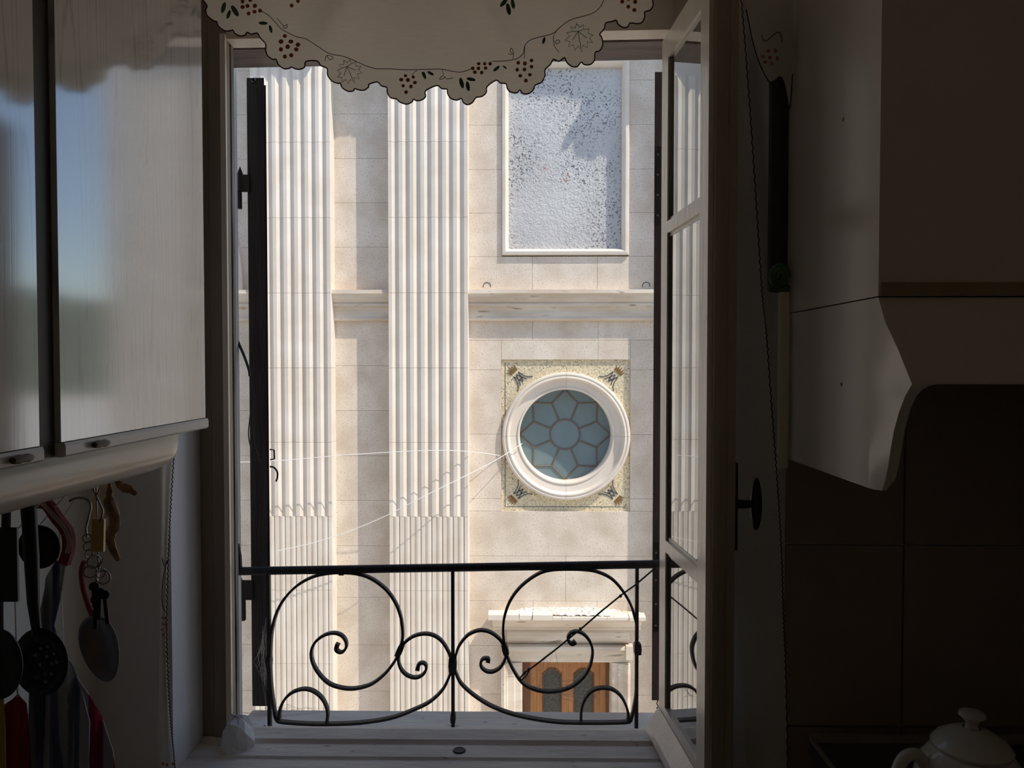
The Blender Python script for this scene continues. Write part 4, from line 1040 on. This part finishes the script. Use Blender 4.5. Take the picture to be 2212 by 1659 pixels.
# skimmer
D1 = UD(85)
sk = empty('skimmer', 'black perforated skimmer hanging in front of the towels', 'skimmer')
p0, p1, p2 = U(62,1095,D1), U(72,1300,D1), U(80,1368,D1)
mb = MB(); mb.tube([U(58,1082,D1), p0, U(68,1200,D1), p1, p2], [.006,.011,.011,.009,.007], 10); mb.build('handle', BLACKP, sk)
c = U(88,1430,D1); Rr = 62*D1/F; mb = MB(); rz_ = 76*D1/F
hs = [(-.1,.35),(.15,.4),(.4,.2),(.1,.1),(.3,-.1),(-.15,-.15),(.05,-.4),(.3,-.4),(.5,-.05),(-.25,-.5),(.1,-.62),(-.3,.15)]
n = 30; holes2 = []
pts = [Vector((Rr*math.cos(2*PI*k/n), rz_*math.sin(2*PI*k/n))) for k in range(n)]; edges = [(k,(k+1) % n) for k in range(n)]
faces_in = [list(range(n))]
for (hx_, hz_) in hs:
    o_ = len(pts); hc = Vector((hx_*Rr, hz_*rz_))
    pts += [hc+Vector((.0030*math.cos(2*PI*k/8), .0030*math.sin(2*PI*k/8))) for k in range(8)]
    edges += [(o_+k, o_+(k+1) % 8) for k in range(8)]; holes2.append(hc)
v2, e2, f2, *_ = delaunay_2d_cdt(pts, edges, faces_in, 1, 1e-5)
ff = []
for f in f2:
    ctr = sum((v2[i] for i in f), Vector((0,0)))/len(f)
    if min((ctr-h).length for h in holes2) > .0029: ff.append(tuple(f))
def dish(v): t = (v.x/Rr)**2+(v.y/rz_)**2; return (c.x+v.x, c.y+.010*(1-t), c.z+v.y)
mb.add([dish(v) for v in v2], ff, True); so_ = mb.build('head', BLACKP, sk)
md = so_.modifiers.new('thickness', 'SOLIDIFY'); md.thickness = .0016
hookmb(U(58,1082,D1).x, D1, RZ-.004, U(58,1082,D1).z).build('hook', STEEL, sk)
# ladle behind the skimmer
D2 = D1+.045; la = empty('ladle', 'black round ladle bowl beneath the red cloth loop', 'ladle')
mb = MB(); mb.tube([U(52,1090,D2),U(58,1140,D2),U(66,1160,D2)], [.006,.007,.006], 8); mb.build('handle', BLACKP, la)
mb = MB(); c = U(84,1182,D2); flat_disc(mb, c, 47*D2/F, 48*D2/F, .002, .025); mb.build('bowl', BLACKP, la)
hookmb(U(52,1090,D2).x, D2, RZ-.004, U(52,1090,D2).z).build('hook', STEEL, la)
# spatula and second spoon at the far left
D3 = UD(16); spu = empty('spatula', 'black slotted spatula at the far left edge, above the dark spoon', 'spatula')
mb = MB(); c = U(12,1220,D3); mb.box(c.x-26*D3/F, c.x+26*D3/F, c.y, c.y+.004, U(0,1300,D3).z, U(0,1140,D3).z); mb.build('blade', BLACKP, spu)
mb = MB(); mb.tube([U(14,1100,D3),U(13,1145,D3)], .006, 8); mb.build('handle', BLACKP, spu)
hookmb(U(14,1100,D3).x, D3, RZ-.004, U(14,1100,D3).z).build('hook', STEEL, spu)
D4 = UD(10)+.02; ds = empty('serving_spoon', 'large black serving spoon cut off by the left edge of view', 'spoon')
mb = MB(); c = U(-2,1435,D4); flat_disc(mb, c, 52*D4/F, 78*D4/F, .002, .015); mb.build('bowl', BLACKP, ds)
mb = MB(); mb.tube([U(-20,1100,D4),U(-8,1250,D4),U(-4,1365,D4)], [.006,.009,.007], 8); mb.build('handle', BLACKP, ds)
hookmb(U(-20,1100,D4).x, D4, RZ-.004, U(-20,1100,D4).z).build('hook', STEEL, ds)
# metal tablespoon
D5 = UD(217); tsp = empty('tablespoon', 'dull metal oval spoon hanging below the bunch of keys', 'spoon')
c = U(216,1401,D5); mb = MB(); n = 28; rings = 6; vs = [(c.x,c.y+.014,c.z)]; fs = []
tl = math.radians(-14)
for r in range(1, rings+1):
    t = r/rings
    for k in range(n):
        a_ = 2*PI*k/n; zz_ = math.sin(a_); x = 43*D5/F*t*math.cos(a_)*(1+.16*zz_); z = 76*D5/F*t*zz_
        vs.append((c.x+x*math.cos(tl)-z*math.sin(tl)*-1, c.y+.014*(1-t*t), c.z+x*math.sin(tl)*-1+z*math.cos(tl)))
for k in range(n): fs.append((0,1+k,1+(k+1) % n))
for r in range(rings-1):
    for k in range(n): a_ = 1+r*n+k; b_ = 1+r*n+(k+1) % n; fs.append((a_,b_,b_+n,a_+n))
mb.add([(x, y, z) for x,y,z in vs], fs, True); o = mb.build('bowl', STEEL, tsp); md = o.modifiers.new('thickness','SOLIDIFY'); md.thickness = .0016
mb = MB(); mb.tube([U(204,1276,D5),U(208,1310,D5),U(213,1336,D5)], [.006,.0045,.006], 8); mb.tube([U(206,1272,D5),U(214,1215,D5)], [.003,.003], 6)
mb.build('handle', STEEL, tsp)
hookmb(U(212,1212,D5).x, D5, RZ-.004, U(214,1216,D5).z).build('hook', STEEL, tsp)
# key bunch with yellow tag
D6 = UD(208)-.035; kb = empty('key_bunch', 'bunch of keys with yellow tag, rings and a red strap', 'keys')
mb = MB(); c = U(210,1158,D6); mb.hexa([(c.x-.012,c.y,c.z-.027),(c.x+.010,c.y,c.z-.027),(c.x+.010,c.y+.006,c.z-.027),(c.x-.012,c.y+.006,c.z-.027),(c.x-.008,c.y,c.z+.029),(c.x+.012,c.y,c.z+.029),(c.x+.012,c.y+.006,c.z+.029),(c.x-.008,c.y+.006,c.z+.029)]); mb.build('tag', YEL, kb)
def ringmb(px, py, r, ax=0):
    c = U(px,py,D6); k = r*D6/F
    return MB().tube([(c.x+k*math.cos(2*PI*i/20)*math.cos(ax), c.y+k*math.cos(2*PI*i/20)*math.sin(ax), c.z+k*math.sin(2*PI*i/20)) for i in range(20)], .0012, 6, closed=True)
for (px,py,r,a_) in ((203,1213,14,.9),(195,1235,13,.4),(218,1238,10,1.1),(223,1247,15,.1),(190,1180,9,.8),(188,1163,9,.2),(192,1196,9,1.2)):
    ringmb(px,py,r,a_).build('ring', STEEL, kb)
mb = MB(); mb.tube(smooth_pts([U(150,1082,D6),U(165,1076,D6),U(185,1078,D6),U(196,1092,D6),U(192,1115,D6),U(186,1140,D6),U(188,1160,D6)],5), .002, 6); mb.tube(smooth_pts([U(200,1055,D6),U(212,1080,D6),U(222,1105,D6),U(215,1128,D6)],5), .0018, 6); mb.build('wire_hook', STEEL, kb)
mb = MB(); mb.tube(smooth_pts([U(182,1212,D6),U(176,1235,D6),U(180,1270,D6),U(190,1305,D6),U(200,1330,D6)],5), .0045, 8); mb.build('strap', REDP, kb)
for (px,py,l,a_) in ((203,1272,40,0),(215,1285,55,.05),(226,1290,60,-.08),(206,1300,60,.02)):
    c = U(px,py,D6); k = D6/F; mb = MB(); mb.box(-.0030,.0030,-.001,.001,-l*k,0); mb.lathe([(.0005,-.001),(.008,-.001),(.008,.001),(.0005,.001)], (0,0,.004), 'y', 12)
    o = mb.build('key', BRASS, kb); o.location = c; o.rotation_euler = (0,a_,.3)
hookmb(U(203,1060,D6).x, D6, RZ-.004, RZ-.03).build('hook', STEEL, kb)
# wooden spatula, dried pods
D7 = UD(215)+.03; ws = empty('wooden_spatula', 'pale wooden spatula hanging behind the yellow key tag', 'spatula')
mb = MB(); q0 = [U(198,1045,D7),U(231,1040,D7),U(226,1155,D7),U(204,1150,D7)]
mb.hexa([tuple(q0[3]),tuple(q0[2]),tuple(q0[2]+Vector((0,.005,0))),tuple(q0[3]+Vector((0,.005,0))),tuple(q0[0]),tuple(q0[1]),tuple(q0[1]+Vector((0,.005,0))),tuple(q0[0]+Vector((0,.005,0)))]); mb.build('blade', CREAMW, ws)
hookmb(U(214,1040,D7).x, D7, RZ-.004, U(214,1040,D7).z).build('hook', STEEL, ws)
random.seed(21)
def pod(pts, rad, label, D):
    s_ = smooth_pts([U(px,py,D) for px,py in pts], 5); n = len(s_)
    rs = [rad*(math.sin(PI*(.08+.86*i/(n-1)))**.7)*random.uniform(.82,1.12) for i in range(n)]
    mb = MB().tube(s_, rs, 9); mb.v = [(x+random.uniform(-.0012,.0012), y+random.uniform(-.0012,.0012), z) for x,y,z in mb.v]
    return tag(mb.build('dried_pod', DRIED), label, 'dried pod')
D8 = UD(240)
pod([(232,1040),(236,1080),(248,1125),(238,1165),(256,1212)], .011, 'long wrinkled brown dried pod hanging beside the wooden spatula', D8)
pod([(250,1036),(262,1050),(280,1058),(295,1068)], .008, 'short curled brown dried pod sticking out under the canopy', D8-.01)
tag(MB().tube([(U(240,1040,D8).x, D8, RZ+.004),(U(232,1040,D8).x, D8, U(232,1042,D8).z)], .0008, 5).build('string', CREAMW), 'thin string holding the long dried pod on the rail', 'string')

# towels on the left wall
def towel(outline, D, m, name, label, amp=.010, fr=.09, tape=None):
    def fn(px, py, off=0): return P(px, py, D+amp*math.sin(px*fr+py*.008)+amp*.5*math.sin(px*fr*2.3))
    root = empty(name, label, 'towel')
    o = sheet(outline, fn, 10).build('cloth', m, root); md = o.modifiers.new('thickness','SOLIDIFY'); md.thickness = .003
    if tape:
        q0, q1 = P(tape[0], tape[1], D), P(tape[2], tape[3], D)
        MB().tube([q0, (q1.x, q1.y+.002, q1.z), (RX+.002, D, RZ+.0065), (RX-.006, D+.001, RZ)], .0012, 6).build('hanging_loop', CABLEW, root)
    return root
towel([(120,1210),(143,1215),(132,1290),(118,1350),(130,1400),(155,1440),(180,1500),(195,1560),(190,1700),(60,1700),(62,1500),(80,1350),(100,1250)], 1.30, TOWB, 'kitchen_towel', 'blue and white kitchen towel hanging behind the skimmer', tape=(131,1214,126,1130))
towel([(130,1420),(160,1450),(200,1510),(225,1560),(245,1620),(256,1700),(185,1700),(180,1600),(160,1520)], 1.345, TOWR, 'kitchen_towel', 'pink and red patterned kitchen towel beside the blue one', .006, tape=(138,1432,128,1200))
towel([(0,1530),(40,1500),(58,1520),(62,1600),(66,1700),(-20,1700)], 1.265, TOWK, 'kitchen_towel', 'plain red kitchen towel low at the left edge', .006, tape=(38,1508,28,1200))
towel([(-30,1480),(8,1500),(12,1580),(14,1700),(-30,1700)], 1.20, TOWY, 'kitchen_towel', 'yellow cloth just showing at the left edge of view', .003, tape=(-10,1486,-12,1200))
mb = MB(); Dr = 1.26
mb.ribbon(smooth_pts([U(78,1088,Dr),U(98,1092,Dr),U(118,1120,Dr),U(140,1150,Dr),U(144,1185,Dr),U(134,1220,Dr)],6), [.016]*31, Dr, Dr+.012)
rc = tag(mb.build('potholder', REDP), 'red and white padded cloth loop curling round the ladle bowl', 'potholder')
mb = MB(); mb.tube(smooth_pts([U(92,1086,Dr),U(112,1108,Dr),U(138,1138,Dr),U(150,1170,Dr),U(146,1195,Dr)],6), .004, 6); mb.build('white_piping', CURT, rc)

# ================================================================== RIGHT: cooker hood
HXp = .522
hood = empty('cooker_hood', 'white enamel cooker hood with flared skirt on the right wall', 'cooker hood')
HN, HF, HZ = 1.141, 1.535, 1.697
MB().box(HXp, XR-.001, HN, HF, HZ+.002, 2.70).build('chimney_box', WHITE_HOOD, hood)
MB().box(HXp+.004, XR-.002, HN-.004, HN-.0002, HZ+.003, HZ+.022).build('edge_strip', mat('beige_strip', (.34,.28,.16), .5), hood)
mb = MB()
Apt_ = (HXp, HN, HZ)
HL = 1.06
arch = [P(1970,830,HL), P(1955,856,1.066), P(1942,890,1.08), P(1931,930,1.095), P(1924,970,1.108), P(1918,1010,1.122), P(1912,1040,1.134), P(1905,1060,HN)]
edge = [Vector(Apt_), P(1912,695,1.112), P(1940,755,1.085), P(1960,805,1.066)] + arch
zE = [e_.z for e_ in edge]
lineL = [Vector((HXp, HN+(.0 if i == 0 else .024+.0*i), z)) for i, z in enumerate(zE)]
midL = []
for a_, e_ in zip(lineL, edge):
    m_ = (a_+e_)/2; m_.x -= .2*(e_.x-HXp); midL.append(m_)
vs = []; nE = len(edge)
for l, m_, e_ in zip(lineL, midL, edge): vs += [tuple(l), tuple(m_), tuple(e_)]
fs = []
for i in range(nE-1):
    for k in range(2): fs.append((i*3+k, i*3+k+1, i*3+k+4, i*3+k+3))
mb.add(vs, fs, True)
# front plane behind the rounded corner
mb.add([(HXp,HF,HZ),*[tuple(l) for l in lineL],(HXp,HF,zE[-1])], [tuple(range(nE+2))])
# end cheek above the opening
top = [Vector(Apt_), P(1912,695,1.112), P(1940,755,1.085), P(1960,805,1.066), P(1970,830,HL), P(1985,829,HL), P(2010,826.5,HL), P(2040,826,HL)]
zl_ = top[-1].z
nT = 5; vs = []
for t in top[:5]: vs += [tuple(t), (XR-.001, t.y, t.z)]
mb.add(vs, [(2*i, 2*i+1, 2*i+3, 2*i+2) for i in range(4)], True)
mb.add([tuple(t) for t in top[4:]]+[(XR-.001,HL,zl_),(XR-.001,HL,top[4].z)], [tuple(range(len(top)-4+2))])
# inner returns along the arch
inner = [P(2040,827,HL), P(2010,833,HL), P(1992,843,HL), P(1980,858,1.066), P(1968,885,1.08), P(1957,925,1.095), P(1950,965,1.108), P(1944,1000,1.122), P(1936,1035,1.134), P(1916,1060,HN)]
outer_ = [P(2010,826.5,HL), P(1985,829,HL), P(1970,830,HL)] + arch[1:]
vs = [tuple(p) for p in outer_]+[tuple(p+Vector((0,.002,0))) for p in inner]; m_ = len(outer_)
fs = [(i, i+1, m_+i+1, m_+i) for i in range(min(len(outer_), len(inner))-1)]
mb.add(vs, fs, True)
vs = [tuple(p+Vector((0,.002,0))) for p in inner]+[tuple(p+Vector((.01,.05,0))) for p in inner]; m_ = len(inner)
mb.add(vs, [(i,i+1,m_+i+1,m_+i) for i in range(m_-1)], True)
mb.add([(P(2040,826,HL).x,HL,zl_),(XR-.001,HL,zl_),(XR-.001,HN+.04,zl_),(P(2040,826,HL).x,HN+.04,zl_)], [(0,1,2,3)])
mb.add([(HXp+.02,HF,HZ-.002),(XR-.001,HF,HZ-.002),(XR-.001,HF,zl_),(HXp+.02,HF,zl_)], [(0,1,2,3)])
mb.add([(HXp+.012,HN+.03,zE[-1]),(HXp+.012,HF,zE[-1]),(HXp+.012,HF,HZ-.01),(HXp+.012,HN+.03,HZ-.01)], [(0,1,2,3)])
mb.add([(HXp,HN+.026,zE[-1]),(HXp,HF,zE[-1]),(HXp+.012,HF,zE[-1]),(HXp+.012,HN+.03,zE[-1])], [(0,1,2,3)])
mb.build('skirt', WHITE_HOOD, hood)
MB().box(HXp+.013, XR-.002, HN+.05, HF-.002, zl_+.01, zl_+.02).build('filter', HOODDK, hood)
for (px,py) in ((1822,258),(1818,830)):
    d = ray(px,py); p = CAM+d*(HXp/d.x)
    MB().lathe([(.0003,-.0015),(.0028,-.001),(.0034,.0002)], (p.x-.0003,p.y,p.z), 'x', 12).build('screw', STEEL, hood)

# narrow board, green ornament
nb = tag(MB().box(PX(1661,1.535), PX(1700,1.535), 1.532, 1.5495, PZ(626,1.535), PZ(60,1.535)).build('wall_board', BOARD), 'narrow dark board on the wall behind the cooker hood edge', 'board')
tag(MB().box(PX(1683,1.51), PX(1702,1.51), 1.506, 1.518, PZ(1010,1.51), PZ(632,1.51)).build('wall_batten', FRAME), 'narrow pale batten below the green ornament', 'batten')
og = empty('green_ornament', 'small green glazed coiled ornament tucked beside the cooker hood', 'ornament')
c = P(1683,598,1.512); k = 1.512/F; pts = []
for i in range(46):
    t = i/45; a_ = t*5.2*PI; r = (22-17*t)*k; pts.append((c.x+r*math.cos(a_)*.9, 1.514-.010*t, c.z+r*math.sin(a_)*1.15))
MB().tube(pts, [.0062-.002*i/45 for i in range(46)], 9).build('coil', GREENC, og)
mb = MB(); mb.tube([(c.x-20*k,1.518,c.z-24*k),(c.x+22*k,1.518,c.z-28*k)], [.007,.008], 9); mb.build('leaf', GREENC, og)
# stove
st = empty('stove', 'dark stove with pale trim below the cooker hood', 'stove')
SZt = .862; sx_ = .562; sy0, sy1 = .85, 1.50
MB().box(sx_+.01, XR-.001, sy0, sy1, 0.0, SZt-.03).build('body', STOVEM, st)
MB().box(sx_, XR-.001, sy0, sy1, SZt-.0295, SZt-.003).build('hob', STOVEM, st)
mb = MB(); mb.box(sx_, XR-.001, sy1-.010, sy1, SZt-.0025, SZt+.012); mb.box(sx_, sx_+.006, sy0, sy1-.0105, SZt-.0025, SZt+.004); mb.build('trim', STOVEW, st)
hb_ = MB().tube([(sx_-.020,sy0+.05,.815),(sx_-.020,1.42,.815)], .011, 10).build('oven_bar', STOVEW, st)
for y in (.95,1.38): MB().tube([(sx_-.020,y,.815),(sx_+.011,y,.815)], .006, 8).build('bracket', STOVEW, hb_)
for (bx_, by_) in ((.75,1.10),(.95,1.34),(.75,1.36),(.95,1.02)):
    mb = MB().lathe([(.001,.012),(.028,.012),(.034,.006),(.036,-.003)], (bx_,by_,SZt), 'z', 20); mb.build('burner', HOODDK, st)
# teapot
tp = empty('teapot', 'cream porcelain teapot with knobbed lid standing on the stove', 'teapot')
tx, ty, tz_ = PX(2112, 1.12), 1.12, SZt+.012
tz_top = PZ(1528, 1.12)
h = tz_top - tz_
MB().lathe([(.001,0),(.050,0),(.056,.004),(.075,.03),(.084,.06),(.082,.09),(.070,h*.63),(.052,h*.74),(.049,h*.75),(.048,h*.74),(.04,h*.70)], (tx,ty,tz_), 'z', 40).build('body', KETTLE, tp)
lid = MB().lathe([(.053,h*.745),(.054,h*.765),(.046,h*.81),(.028,h*.86),(.012,h*.885)], (tx,ty,tz_), 'z', 36).build('lid', KETTLE, tp)
MB().lathe([(.010,h*.88),(.008,h*.91),(.012,h*.94),(.018,h*.965),(.017,h*.985),(.010,h*.998),(.001,h)], (tx,ty,tz_), 'z', 24).build('knob', KETTLE, lid)
hp_ = smooth_pts([(tx-.066,ty,tz_+h*.62),(tx-.080,ty,tz_+h*.70),(tx-.100,ty,tz_+h*.66),(tx-.112,ty,tz_+h*.48),(tx-.106,ty,tz_+h*.30),(tx-.076,ty,tz_+h*.22)], 6)
MB().tube(hp_, .009, 10).build('handle', KETTLE, tp)
MB().tube(smooth_pts([(tx+.070,ty,tz_+h*.25),(tx+.10,ty,tz_+h*.38),(tx+.115,ty,tz_+h*.60),(tx+.135,ty,tz_+h*.72)],6), [.022-.012*i/18 for i in range(19)], 12).build('spout', KETTLE, tp)
for root in [o_ for o_ in C.objects if o_.type == 'EMPTY' and o_.parent is None and o_ is not fac]:
    # put each empty at the base of its thing
    bpy.context.view_layer.update()
    los = [c.matrix_world @ Vector(q_) for c in root.children for q_ in c.bound_box]
    if not los: continue
    mn = Vector((min(p.x for p in los), min(p.y for p in los), min(p.z for p in los))); mx_ = Vector((max(p.x for p in los), max(p.y for p in los), 0))
    rebase(root, ((mn.x+mx_.x)/2, (mn.y+mx_.y)/2, mn.z))
